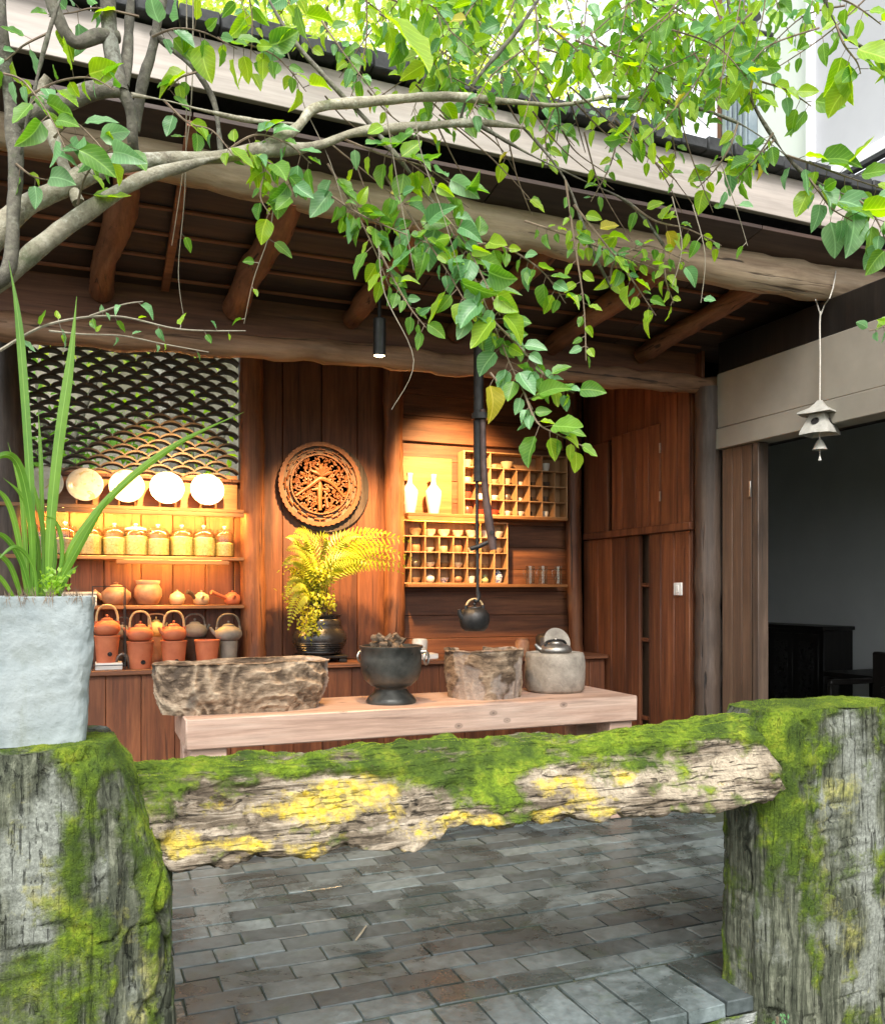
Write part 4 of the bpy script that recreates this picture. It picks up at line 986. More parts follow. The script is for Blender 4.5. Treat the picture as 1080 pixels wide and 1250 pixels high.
# ================================================================ FERN POT
b = on_counter(391, 5.93); b.z = ZC
stn = thing('pot_stand', 'low black four footed wooden stand under the fern pot', 'stand', b)
build('stand_top', MB().box(b.x - .16, b.x + .16, b.y - .14, b.y + .14, b.z + .03, b.z + .052, .006), 'wood_black', stn)
for sx in (-1, 1):
    for sy in (-1, 1): build('foot', MB().box(b.x + sx*.13 - .028, b.x + sx*.13 + .028, b.y + sy*.11 - .025, b.y + sy*.11 + .025, b.z, b.z + .0305, .006), 'wood_black', stn)
pb = b + Vector((-.005, 0, .052))
fp = thing('fern_pot', 'black ribbed glazed pot holding a bushy yellow-green fern', 'potted plant', pb)
prof = [(.12, 0), (.15, .01)]
for i in range(13):
    t = i / 12; z = .02 + .19 * t; r = .155 + .035 * math.sin(math.pi * min(1, t * 1.15)) * 1.0; prof += [(r, z), (r - .004, z + .008)]
prof += [(.152, .235), (.135, .25), (.148, .268), (.15, .275), (.132, .275), (.125, .24), (0, .235)]
build('pot', MB().lathe(prof, pb, 40), 'black_glaze', fp, ang=70)
build('soil', MB().lathe([(.126, .245), (.08, .255), (0, .26)], pb, 20), 'soil', fp)
top = pb + Vector((0, 0, .25))
def leaf_quad(mb, p, d, n_, L_, w_):
    d = d.normalized(); s_ = d.cross(n_); s_ = s_.normalized() if s_.length > 1e-5 else Vector((1,0,0)); nn = s_.cross(d)
    mb.add([p, p + d*L_*.45 + s_*w_/2 + nn*L_*.04, p + d*L_ - nn*L_*.1, p + d*L_*.45 - s_*w_/2 + nn*L_*.04, p + d*L_*.5 - nn*L_*.03], [(0,1,4),(1,2,4),(2,3,4),(3,0,4)])
def rv(r): 
    return Vector((r.uniform(-1,1), r.uniform(-1,1), r.uniform(-1,1)))
rf = random.Random(21)
bush = MB(); stems = MB()
for k in range(105):
    a = rf.uniform(0, 6.28); h_ = rf.uniform(.05, .40); rr = rf.uniform(.05, .22)
    e = top + Vector((math.cos(a) * rr - .06, math.sin(a) * rr * .7 - .03, h_ + (.05 if k % 3 == 0 else 0)))
    if k % 6 == 0: e = top + Vector((-.13 + math.cos(a) * .06, -.15 + .05 * math.sin(a), rf.uniform(-.14, .03)))
    mid = (top + e) / 2 + Vector((0, 0, .08))
    stems.tube([top + Vector((rf.uniform(-.05,.05), rf.uniform(-.05,.05), 0)), mid, e], [.004, .003, .0015], 5)
    for j in range(17):
        w = rf.uniform(.35, 1); q = (mid * (1 - w) + e * w) + rv(rf) * .035
        leaf_quad(bush, q, rv(rf) + Vector((0, -.4, -.2)), Vector((0, -.5, 1)) + rv(rf) * .6, rf.uniform(.022, .042), rf.uniform(.013, .022))
build('bush_foliage', bush, 'leaf_fern', fp, recalc=False, kind='stuff'); build('stems', stems, 'twig', fp, kind='stuff')
def frond(ctrl, tip, wmax, nb=28):
    p0 = top + Vector((rf.uniform(-.03,.03), 0, 0)); p2 = tip; p1 = ctrl
    mb = MB(); P = []
    for i in range(nb + 1):
        t = i / nb; P.append(p0 * (1-t)**2 + p1 * 2*t*(1-t) + p2 * t*t)
    mb.tube(P, [.0035 * (1 - .8 * i / nb) for i in range(nb + 1)], 5)
    for i in range(int(nb * .28), nb + 1):
        t = i / nb; d = (P[min(i+1, nb)] - P[i-1]).normalized(); s_ = d.cross(Vector((0, -.75, .66))).normalized(); nn = s_.cross(d)
        L_ = wmax * math.sin(math.pi * min(1, (t - .22) / .78) ** .75) + .006
        for sg in (-1, 1):
            q = P[i]; di = (s_ * sg + d * .45).normalized()
            n1_ = 0
            leaf_quad(mb, q, di - nn * .12, nn, L_ * rf.uniform(.9, 1.1), .016)
            for j in range(n1_):    # toothed pinna: small leaflets along it
                w = (j + .5) / n1_; z_ = q + di * L_ * w - nn * 0.02 * w * w
                leaf_quad(mb, z_, (d * .7 + di * .75), nn, L_ * .34 * (1.1 - w * .6), L_ * .22)
                leaf_quad(mb, z_, (-d * .5 + di * .8), nn, L_ * .30 * (1.1 - w * .6), L_ * .20)
    return build('frond', mb, 'leaf_fern', fp, recalc=False)
for (cu_, cv_, cY, u, v, Y, w) in ((395, 640, 5.8, 508, 684, 5.68, .15), (400, 630, 5.75, 506, 662, 5.62, .14), (390, 640, 5.8, 476, 650, 5.7, .13), (398, 648, 5.75, 500, 694, 5.60, .13), (402, 640, 5.8, 488, 674, 5.58, .13), (388, 655, 5.75, 455, 690, 5.58, .11), (392, 640, 5.8, 360, 650, 5.66, .11), (386, 655, 5.75, 350, 672, 5.62, .10), (400, 655, 5.7, 492, 700, 5.62, .09), (395, 640, 5.85, 440, 655, 5.72, .09),
        (385, 650, 5.8, 350, 656, 5.8, .085), (380, 660, 5.7, 345, 690, 5.7, .08), (385, 645, 5.85, 400, 655, 5.75, .08), (372, 680, 5.75, 348, 730, 5.72, .075), (370, 690, 5.7, 352, 768, 5.70, .07)):
    frond(PY(cu_, cv_, cY), PY(u, v, Y), w)
# white candle holder beside the bowl
b = on_counter(517, 5.90); t = bx('cream_box', b.x - .085, b.x + .085, b.y - .08, b.y + .08, ZC, ZC + .04, 'paint_white'); tag(t, 'flat cream box under the white cup on the counter', 'box')
t = build('white_cup', MB().lathe([(.045, 0), (.055, .01), (.058, .09), (.05, .105), (.045, .105), (.045, .02), (0, .02)], b + Vector((-.03, 0, .04)), 26), 'porcelain', ang=50); tag(t, 'plain white cup standing on a flat cream box', 'cup')
b = on_counter(637, 5.95); t = build('clay_canister', MB().lathe([(.05, 0), (.055, .01), (.055, .10), (.045, .115), (.045, .12), (.048, .13), (0, .135)], b, 24), 'clay_brown', ang=50); tag(t, 'brown clay canister behind the carved stump basin', 'canister')
b = on_counter(664, 5.95); t = build('clay_canister', MB().lathe([(.05, 0), (.065, .01), (.068, .13), (.05, .155), (.03, .16), (0, .165)], b, 24), 'cup_dark', ang=50); tag(t, 'dark clay canister behind the stone basin', 'canister')

# ================================================================ ON THE TABLE
def carved_tub(name, cx, cy, hx, hy, h, ex, label, cat, seed, notch=False, nu=300, nv=70, amp=.013, pale=0.0, taper=.94):
    b = Vector((cx, cy, ZT)); mb = MB(); mk = []
    def f(a, v):
        an = 2 * math.pi * a; c, s = math.cos(an), math.sin(an)
        sx = math.copysign(abs(c) ** (2/ex), c); sy = math.copysign(abs(s) ** (2/ex), s)
        if v < .62: w = v / .62; k = taper + (1 - taper) * math.sin(min(1, w * 1.3) * 1.57) - .03 * w; z = h * w; io = 0
        elif v < .72: w = (v - .62) / .10; k = 1 - .16 * w; z = h * (1 + .015 * math.sin(w * 3.14)); io = .5
        else: w = (v - .72) / .28; k = .84 - .14 * w; z = h * (1 - .75 * w); io = 1
        if v < .02: k *= .97
        p = Vector((sx * hx * k, sy * hy * k, z))
        q = p + Vector((seed, 0, 0)); wv = Vector((fbm(q * 4), fbm(q * 4 + Vector((5, 2, 1))), fbm(q * 4 + Vector((1, 7, 3)))))
        lw_ = Vector((NZ.noise(q * 3.2), NZ.noise(q * 3.2 + Vector((5, 2, 1))), NZ.noise(q * 3.2 + Vector((1, 7, 3)))))
        ph_ = q.z * 13 + 4.5 * lw_.x + 1.3 * math.sin(q.x * 6 + 3 * lw_.y) + .5 * wv.x
        st = (1 - 2 * abs(math.sin(math.pi * ph_)) ** .7) * (.75 + .6 * lw_.z)
        st += .5 * fbm(Vector((q.x * 9, q.y * 9, q.z * 34)) + wv * 2.5, 4)
        big = fbm(q * 5 + wv * .8)
        out = Vector((sx / hx, sy / hy, 0)).normalized() if io == 0 else Vector((sx, sy, 0)).normalized() * .5
        d = amp * (.45 * st + 1.3 * big)
        if io == 1: d *= -.5
        top_w = sm(.5, 1, z / h) * (.008 * fbm(Vector((c * 1.5, s * 1.5, seed)))) * (1 if h > .2 else 1)
        if notch and s > .55 and abs(c) < .35: top_w -= .02 * sm(.4, 1, z / h)
        p2 = p + out * d; p2.z = max(0, p2.z + top_w * 1.6) if v > .03 else 0
        crack = sm(.45, .75, abs(NZ.noise(q * Vector((7, 7, 3)) if False else Vector((q.x * 9, q.y * 9, q.z * 4 + seed)))))
        if pale > 0:
            pm_ = sm(.02, .22, NZ.noise(Vector((q.x * 7, q.y * 7, q.z * 9)) + wv * .9)) * pale
            if io == 0: p2 -= out * pm_ * .012
        else: pm_ = sm(.88, .97, c) * .7
        mk.append((.5 + .33 * st + .5 * big, pm_, crack * .85 * (1 if io == 0 else .4)))
        return b + p2
    mb.grid(f, nu, nv, True); mb.f.append(tuple(range((nv-1)*nu, nv*nu))); mb.f.append(tuple(reversed(range(nu))))
    o = build(name, mb, 'driftwood', masks=mk, ang=80, recalc=False); return tag(o, label, cat)
ta, tb_ = PY(184, 840, 4.72).x, PY(402, 840, 4.80).x
carved_tub('driftwood_trough', (ta + tb_) / 2, 4.80, (tb_ - ta) / 2 - .005, .20, .262, 3.0, 'long gnarled driftwood trough on the end of the pale table', 'trough', 3.3, nu=460, nv=110, amp=.013, taper=.86)
p = PY(588, 800, 4.86)
carved_tub('stump_basin', p.x, 4.84, .243, .235, .285, 2.2, 'hollowed wooden stump basin with pale carved patches on the table', 'basin', 11.7, True, amp=.007, pale=.55, taper=.9)
# footed iron bowl
p = PY(477.5, 800, 4.76); b = Vector((p.x, 4.76, ZT)); m_ = px(477, 4.76)
t = thing('footed_bowl', 'dark green-black footed metal bowl with ring handles on the table', 'bowl', b)
k = 37.5 * m_
build('foot', MB().lathe([(k*.80, 0), (k*.82, .012), (k*.74, .035), (k*.58, .058), (k*.50, .082), (k*.52, .09), (0, .09)], b, 40), 'celadon_iron', t, ang=50)
build('basin', MB().lathe([(k*.50, .089), (k*.66, .10), (k*.88, .135), (k*.98, .19), (k, .26), (k*.985, .31), (k*1.03, .318), (k*1.03, .328), (k*.96, .33), (k*.93, .31), (k*.9, .2), (k*.6, .12), (0, .115)], b, 48), 'celadon_iron', t, ang=50)
for an in (R(-30), R(128)):
    d = Vector((math.cos(an), math.sin(an), 0)); c = b + d * (k * 1.01) + Vector((0, 0, .275))
    lug = build('lug', MB().tube([c - d*.02 + Vector((0,0,.018)), c + d*.022 + Vector((0,0,.022)), c + d*.03 + Vector((0,0,.0))], [.016, .016, .012], 10), 'pewter', t)
    s_ = Vector((-d.y, d.x, 0))
    build('ring_handle', MB().tube([c + d*.026 + s_*.034*math.cos(w) + Vector((0,0,-.018 + .034*math.sin(w))) + d*.008*math.cos(w*1.0) for w in [2*math.pi*i/20 for i in range(21)]], .0075, 8), 'pewter', lug)
dw = MB(); rr_ = random.Random(5)
for i in range(13):
    q = b + Vector((rr_.uniform(-.10,.07), rr_.uniform(-.06,.06), .31)); pts = [q]
    for j in range(5): q = q + Vector((rr_.uniform(-.035,.035), rr_.uniform(-.03,.03), rr_.uniform(-.008,.028))); pts.append(q)
    dw.tube(pts, [.022, .026, .02, .022, .016, .010], 8)
dw.tube([b + Vector((0, .02, .118)), b + Vector((-.01, .0, .22)), b + Vector((0, 0, .33))], [.05, .045, .04], 10)
dw.v = [tuple(Vector(v) + .008 * Vector((NZ.noise(Vector(v)*40), NZ.noise(Vector(v)*40+Vector((3,3,3))), NZ.noise(Vector(v)*40+Vector((7,1,2)))))) for v in dw.v]
tag(build('driftwood_root', dw, 'driftwood', masks=[(.25, 0, .2)] * len(dw.v), kind=None), 'knobbly brown driftwood root standing in the footed metal bowl', 'driftwood')
# stone basin with kettle
p = PY(675, 800, 4.92); b = Vector((p.x, 4.90, ZT)); k = 37 * px(675, 4.92)
sb = MB().lathe([(k*.86, 0), (k*.95, .02), (k, .09), (k*1.0, .17), (k*.97, .23), (k*.93, .25), (k*.86, .252), (k*.80, .24), (k*.76, .12), (0, .10)], b, 60)
sb.v = [tuple(Vector(v) + .006 * Vector((fbm(Vector(v)*7), fbm(Vector(v)*7+Vector((4,0,0))), .4*fbm(Vector(v)*7) if v[2] > ZT + .03 else 0))) for v in sb.v]
sbo = build('stone_basin', sb, 'stone_basin', ang=70); tag(sbo, 'round grey stone basin holding a metal kettle on the table', 'basin')
kb = b + Vector((0, 0, .103))
bar = build('charcoal_bed', MB().lathe([(k*.70, 0), (k*.70, .12), (0, .125)], kb, 24), 'clay_grey'); tag(bar, 'grey ash bed inside the stone basin', 'ash')
kettle(kb + Vector((0, -.01, .124)), .105, .085, 'pewter', 'iron', 'hammered pewter kettle sitting in the stone basin', spout=R(170), hh=.035, name='metal_kettle', ears=False, ha=R(10))
dl = MB().lathe([(0, -.012), (.085, -.012), (.095, -.004), (.095, .008), (0, .014)], kb + Vector((.075, .105, .205)), 30, Matrix.Rotation(R(70), 4, 'X'))
dl.box(kb.x + .03, kb.x + .11, kb.y + .10, kb.y + .135, kb.z + .12, kb.z + .15, .005)
tag(build('round_slab', dl, 'stone_basin'), 'round stone slab leaning up behind the metal kettle', 'slab')

# ================================================================ HANGING KETTLE
Yh = 4.44
def ph(u, v, dy=0): return PY(u, v, Yh + dy)
hg = thing('pot_hanger', 'black iron adjustable pot hanger with a pipe and sliding lever', 'pot hanger', ph(584, 716))
topz = ceil_z(Yh) - .003; tp = ph(584, 420)
build('pipe', MB().tube([(tp.x, Yh, topz), (tp.x, Yh, ph(584, 500).z), (tp.x, Yh, ph(582, 588).z)], .0285, 16), 'iron', hg)
build('ceiling_plate', MB().lathe([(.06, 0), (.06, .012), (.03, .018)], (tp.x, Yh, topz - .016), 20), 'iron', hg)
lv = build('lever', MB().tube([ph(589, 500, -.035), ph(590, 560, -.04), ph(592, 600, -.04), ph(597, 640, -.04), ph(602, 671, -.04)], [.016, .018, .020, .026, .022], 14), 'iron_rust', hg)
build('pin', MB().tube([ph(600, 650, -.075), ph(600, 650, .0)], .012, 10), 'iron', lv)
build('band', MB().tube([ph(586, 505, -.03), ph(586, 512, -.03)], .05, 18), 'iron', hg)
build('rod', MB().tube([ph(582, 580, 0), ph(582, 640, 0), ph(583, 728, 0)], .009, 10), 'iron', hg)
build('cross_bar', MB().tube([ph(574, 670, -.01), ph(584, 667, -.015), ph(606, 657, -.03)], [.013, .014, .010], 10), 'iron', hg)
hk = [ph(583, 727), ph(583, 733)]; c0 = ph(581, 730)
build('hook', MB().tube([ph(583, 722), ph(584, 728), ph(583, 733), ph(580, 734), ph(578, 731)], [.013, .013, .012, .010, .007], 10), 'iron', hg)
kr = 19 * px(578, Yh); kz = ph(578, 770.5).z
kc = ph(579, 755); kc = Vector((kc.x, Yh, kz))
hh_ = 30 * px(578, Yh)
hkett = thing('hanging_kettle', 'round black iron kettle hanging from the pot hanger above the table', 'kettle', kc)
build('body', MB().lathe([(0, 0), (kr*.6, .002), (kr*.85, hh_*.15), (kr, hh_*.45), (kr*.96, hh_*.68), (kr*.75, hh_*.88), (kr*.5, hh_*.95), (0, hh_*.95)], kc, 34), 'iron', hkett, ang=60)
ld = build('lid', MB().lathe([(kr*.5, hh_*.945), (kr*.48, hh_*.99), (kr*.15, hh_*1.05), (0, hh_*1.05)], kc, 24), 'iron', hkett)
build('knob', MB().lathe([(.006, hh_*1.04), (.011, hh_*1.1), (.008, hh_*1.15), (0, hh_*1.16)], kc, 12), 'iron', ld)
zt1 = ph(580, 733).z + .008
hp = [kc + Vector((kr*.62*sx, 0, 0)) for sx in (-1, 1)]
P = []
for i in range(21):
    a = math.pi * i / 20; P.append(Vector((kc.x - kr*.60*math.cos(a) * (1 if abs(math.cos(a)) > .2 else 1), Yh, kz + hh_*.86 + (zt1 - kz - hh_*.86) * math.sin(a) ** .8)))
build('handle', MB().tube(P, .0065, 10), 'rattan', hkett)
for sx in (-1, 1): build('lug', MB().tube([kc + Vector((kr*.60*sx, 0, hh_*.82)), kc + Vector((kr*.60*sx, 0, hh_*1.06))], .010, 10), 'iron', hkett)
build('spout', MB().tube([kc + Vector((-kr*.8, -.01, hh_*.5)), kc + Vector((-kr*1.08, -.012, hh_*.7)), kc + Vector((-kr*1.12, -.012, hh_*.9))], [.02, .014, .012], 10), 'iron', hkett)

# ================================================================ WIND CHIME
Yw = 3.66
def pw(u, v): return PY(u, v, Yw)
m_ = px(1000, Yw); wc = thing('wind_chime', 'pale metal pagoda wind chime with a small bell hanging from the eaves log', 'wind chime', pw(1000, 562))
ltop = PY(1000, 345, 3.66)
build('cord', MB().tube([pw(1000, 489), pw(1000.5, 440), pw(1000, 395), pw(1001, 380)], .0045, 6).tube([pw(1001, 385), pw(1006, 372), PY(1012, 364, 3.56), PY(1016, 352, 3.55), PY(1019, 336, 3.56), PY(1020, 325, 3.62)], .0035, 6).tube([pw(1001, 385), pw(997, 372), PY(995, 366, 3.6)], .0035, 6), 'cord', wc)
ctr = pw(1000, 500); rt = Matrix.Rotation(R(22), 4, 'Z')
def sq(prof, parent, name, mat):
    mb = MB(); vs = []; fs = []
    for (r, z, cz) in prof:
        for kq in range(8):
            a = math.pi / 4 * kq; corner = kq % 2 == 1
            rr = r * (1.3 if corner else 1.0)
            q = rt @ Vector((rr * math.cos(a), rr * math.sin(a), 0)); vs.append(Vector((ctr.x, ctr.y, z + (cz if corner else 0))) + q)
    for i in range(len(prof) - 1):
        for kq in range(8): fs.append((i*8+kq, i*8+(kq+1)%8, (i+1)*8+(kq+1)%8, (i+1)*8+kq))
    fs.append(tuple(range(8))); fs.append(tuple((len(prof)-1)*8 + q for q in range(8)))
    return build(name, mb.add(vs, fs), mat, parent, ang=30)
def wz(v): return pw(1000, v).z
sq([(.012, wz(489), 0), (.02, wz(492), 0), (.045, wz(498), 0), (.095, wz(504.5), .004), (.098, wz(506.5), .004), (.07, wz(505), 0), (.05, wz(505), 0)], wc, 'roof', 'chime_metal')
hs_ = sq([(.042, wz(505.5), 0), (.055, wz(512), 0), (.085, wz(527), 0), (.088, wz(530), -.004), (.08, wz(529), -.004), (.04, wz(508), 0)], wc, 'lantern_body', 'chime_metal')
for kq in range(4):
    a = math.pi / 2 * kq; d = rt @ Vector((math.cos(a), math.sin(a), 0)); c = Vector((ctr.x, ctr.y, wz(516))) + d * .0595
    build('round_opening', MB().lathe([(.022, 0), (.022, .006), (0, .006)], c, 16, Matrix.Rotation(math.atan2(d.y, d.x), 4, 'Z') @ Matrix.Rotation(R(62), 4, 'Y')), 'black_glaze', hs_)
bell = build('bell', MB().lathe([(.006, wz(536)), (.018, wz(539)), (.032, wz(546)), (.040, wz(549)), (.036, wz(549)), (.01, wz(541))], (ctr.x, ctr.y, 0), 22), 'chime_metal', wc)
build('bell_cord', MB().tube([(ctr.x, ctr.y, wz(508)), (ctr.x, ctr.y, wz(537))], .004, 6), 'cord', wc)
build('clapper', MB().tube([(ctr.x, ctr.y, wz(542)), (ctr.x, ctr.y, wz(557))], .0025, 6).lathe([(.003, wz(556)), (.010, wz(562)), (0, wz(563))], (ctr.x, ctr.y, 0), 12), 'chime_metal', wc)

# ================================================================ SPOT LAMPS (warm)
def spot(pos, target, power, size, label, blend=1.0, body=True, rad=.038, length=.16, col=(1, .60, .25)):
    pos = Vector(pos); target = Vector(target); d = (target - pos).normalized()
    q = d.to_track_quat('-Z', 'Y'); M = Matrix.Translation(pos) @ q.to_matrix().to_4x4()
    t = thing('spot_lamp', label, 'lamp', pos + Vector((0, 0, .1)))
    build('housing', MB().lathe([(rad, 0), (rad, length), (rad*.7, length + .006), (0, length + .006)], (0,0,0), 24, M).lathe([(rad, 0), (rad*.88, 0), (rad*.88, .03)], (0,0,0), 24, M), 'black_metal', t)
    build('lens', MB().lathe([(rad*.86, -.001), (rad*.5, -.006), (0, -.008)], (0,0,0), 20, M), 'lamp_glow', t)
    cz = (ceil_z(pos.y) if pos.y < 4.74 else 3.21) - .002
    build('bracket', MB().tube([M @ Vector((0, 0, length*.8)), Vector((pos.x, pos.y, max(cz - .05, (M @ Vector((0,0,length))).z))), Vector((pos.x, pos.y, cz))], .011, 8).lathe([(.045, 0), (.045, .03)], (pos.x, pos.y, cz - .03), 16), 'black_metal', t)
    L = bpy.data.lights.new('spot_beam', 'SPOT'); L.energy = power; L.spot_size = R(size); L.spot_blend = blend; L.color = col; L.shadow_soft_size = .05
    o = bpy.data.objects.new('spot_beam', L); COL.objects.link(o)
    o.parent = t; o.rotation_euler = q.to_euler(); lp = pos + d * .012; o.location = lp - WP[t.name]
    return t
lp = PY(463, 434, 4.40)
spot(lp, (lp.x + .03, 4.55, .9), 70, 100, 'black cylinder spot lamp in front of the log beam', rad=.034, length=.19)
spot((.72, 5.10, 2.97), PY(200, 622, YB - .05), 460, 50, 'black spot lamp aimed at the plates and jars')
spot((1.50, 4.95, 2.97), PY(405, 665, YB - .1), 520, 50, 'black spot lamp aimed at the carved roundel and fern')
spot((2.28, 5.15, 2.97), PY(555, 612, YB - .05), 400, 62, 'black spot lamp aimed at the white vases')

# ================================================================ MOSSY RAIL AND POSTS
def proj(p):
    d = p[0] * SN + p[1] * CS; l = p[0] * CS - p[1] * SN
    return CU + F * l / d, HZ - F * (p[2] - H) / d
def blob(u, v, L):
    s = 0.0
    for (bu, bv, ru, rvv, w) in L:
        q = ((u - bu) / ru) ** 2 + ((v - bv) / rvv) ** 2
        if q < 6: s += w * math.exp(-q)
    return s
def lerp_tab(T, x):
    for (a, va), (b, vb) in zip(T, T[1:]):
        if x <= b: return va + (vb - va) * max(0, (x - a)) / (b - a)
    return T[-1][1]
def fuzz(mb, masks, n, parent, rr, hmin, hmax, thr=.5, name='moss_fuzz', mat='moss_fuzz'):
    V = mb.v; cand = []; wts = []
    for f in mb.f:
        if len(f) != 4: continue
        m_ = sum(masks[i][0] for i in f) / 4
        if m_ < thr: continue
        a, b, c, d = [Vector(V[i]) for i in f]
        nn = (c - a).cross(d - b); ar = nn.length
        if ar < 1e-9: continue
        if nn.normalized().dot(a - Vector((0, 0, H))) > .25 * (a - Vector((0, 0, H))).length: continue
        cand.append((a, b, c, d, nn.normalized())); wts.append(ar * m_)
    out = MB()
    for (a, b, c, d, nn) in rr.choices(cand, wts, k=n):
        s, t = rr.random(), rr.random()
        p = (a * (1-s) + b * s) * (1-t) + (d * (1-s) + c * s) * t - nn * .002
        h_ = rr.uniform(hmin, hmax); dr = (nn + rv(rr) * .75 + Vector((0, 0, .25))).normalized()
        sd = dr.cross(rv(rr)).normalized() * h_ * .16
        out.add([p - sd, p + sd, p + dr * h_], [(0, 1, 2)])
    return build(name, out, mat, parent, recalc=False, smooth=False, kind='stuff')

# rail: long mossy slab of timber
rail = thing('mossy_log_rail', 'long weathered timber rail covered in green moss and yellow lichen', 'rail', (1.1, 2.35, .66))
topT = [(PY(u, v, 2.46).x, PY(u, v, 2.46).z) for u, v in ((130, 931), (200, 931), (300, 925), (450, 915), (560, 905), (600, 902), (690, 900), (750, 894), (850, 882), (905, 873), (960, 874))]
botT = [(PY(u, v, 2.25).x, PY(u, v, 2.25).z) for u, v in ((130, 1030), (185, 1050), (215, 1064), (250, 1056), (350, 1044), (385, 1046), (420, 1030), (470, 1038), (510, 1028), (560, 1006), (640, 1000), (700, 997), (790, 990), (850, 986), (900, 976), (960, 976))]
RX0, RX1 = .055, 2.135
NU_, NV_ = 400, 150
mossB = [(560, 925, 120, 34, 1.5), (620, 975, 75, 26, 1.1), (880, 888, 85, 13, 1.6), (190, 985, 38, 34, 1.5), (250, 1040, 45, 14, .8), (300, 938, 190, 11, 1.0), (700, 915, 60, 14, .8), (480, 990, 40, 18, .4), (800, 905, 60, 14, .9), (270, 1010, 40, 12, .6), (780, 985, 90, 8, .6)]
yelB = [(420, 968, 70, 15, 1.6), (345, 992, 65, 13, 1.2), (300, 1028, 70, 9, 1.0), (215, 1038, 22, 18, 1.3), (380, 1042, 25, 10, 1.1), (255, 985, 35, 10, .8), (485, 995, 16, 14, 1.0), (548, 997, 16, 8, 1.2), (598, 1000, 16, 8, 1.2), (672, 995, 20, 7, 1.2), (700, 955, 30, 10, 1.0), (755, 950, 14, 10, 1.3), (730, 987, 25, 6, .9), (660, 958, 18, 7, .9), (210, 1015, 18, 8, 1.0)]
palB = [(790, 945, 100, 20, 1.1), (900, 940, 55, 16, 1.4), (520, 940, 40, 14, .4), (490, 1015, 45, 16, .7), (440, 935, 60, 12, .8), (880, 968, 60, 8, .8)]
mb = MB(); RM = []
def railf(a, v):
    x = RX0 + (RX1 - RX0) * v; an = 2 * math.pi * a
    c, s = math.cos(an), math.sin(an); ex = 4.5
    sx = math.copysign(abs(c) ** (2/ex), c); sz = math.copysign(abs(s) ** (2/ex), s)
    zt, zb_ = lerp_tab(topT, x), lerp_tab(botT, x)
    zb_ += .016 * NZ.noise(Vector((x * 14, 3, 1))) + .010 * NZ.noise(Vector((x * 40, 5, 1)))
    hy = .072; cy = 2.355; zc = (zt + zb_) / 2; hz = (zt - zb_) / 2
    yy = cy + sx * hy + .092 * sz            # top leans away from the viewer
    p = Vector((x, yy, zc + sz * hz)); q = Vector((p.x * 2.2, p.y * 7, p.z * 9))
    out = Vector((0, sx / hy, sz / hz)).normalized()
    str_ = fbm(Vector((p.x * 3.5, p.y * 22, p.z * 26)), 4)
    big = fbm(q + Vector((3, 1, 0)), 4)
    rid = 1 - abs(NZ.noise(Vector((p.x * 5, p.y * 9, p.z * 14 + 4)))) * 2
    wz_ = p.z + .02 * fbm(Vector((p.x * 3, p.y * 5, p.z * 5)))
    lay = NZ.noise(Vector((p.x * 1.6, p.y * 6, wz_ * 34))); lay = max(-.35, min(.35, lay * 2.2))
    pit = -max(0, NZ.noise(Vector((p.x * 9, p.y * 16, p.z * 22 + 9))) - .25)
    d = .018 * big + .013 * str_ + .008 * rid + .026 * lay * (.6 + .8 * NZ.noise(Vector((p.x * 3, 1, p.z * 4)))) + .05 * pit
    endk = sm(0, .035, v) * sm(0, .03, 1 - v)
    u_, v_ = proj(p)
    # lump of moss at one end, scooped bark hollows
    d += .045 * math.exp(-((u_ - 190) / 30) ** 2 - ((v_ - 985) / 26) ** 2) - .035 * math.exp(-((u_ - 172) / 22) ** 2 - ((v_ - 1035) / 16) ** 2)
    ps = Vector((p.x * .45, p.y, p.z))
    f1_, f2_, f3_ = fbm(ps * 9, 5), fbm(ps * 30 + Vector((4, 4, 4)), 4), fbm(ps * 14 + Vector((5, 5, 5)), 5)
    mo = .20 + .15 * sm(-.1, .9, sz) + .36 * min(1.15, blob(u_, v_, mossB)) + .42 * f1_ + .30 * f2_ + .14 * max(0, out.z) + (-.12 if out.z < -.3 else 0)
    ye = .10 + .50 * min(1.1, blob(u_, v_, yelB)) + .40 * f3_ + .25 * f2_
    pa = .24 + .5 * min(1.1, blob(u_, v_, palB)) + .5 * fbm(ps * 11 + Vector((11, 3, 1)), 5)
    mo -= .8 * max(0, ye - .40)
    d += .006 * sm(.45, .7, mo) * (1 + fbm(p * 30, 3))
    if sx > .5: mo = .5 + .6 * fbm(p * 4)
    RM.append((max(0, min(1, mo)), max(0, min(1, ye)), max(0, min(1, pa))))
    sc = .80 + .20 * endk ** .5
    return Vector((p.x + .02 * fbm(Vector((p.y * 12, p.z * 12, v * 2))) * (1 if v in (0.0, 1.0) else .3), cy + (p.y - cy) * sc, zc + (p.z - zc) * sc)) + out * d
mb.grid(railf, NV_, NU_, True)
mb.f.append(tuple(reversed(range(NV_)))); mb.f.append(tuple(range((NU_-1)*NV_, NU_*NV_)))
mb.f = [tuple(reversed(f)) for f in mb.f]
build('timber', mb, 'rail_bark', rail, masks=RM, ang=80, recalc=True)
fuzz(mb, RM, 26000, rail, random.Random(31), .003, .007, .54)

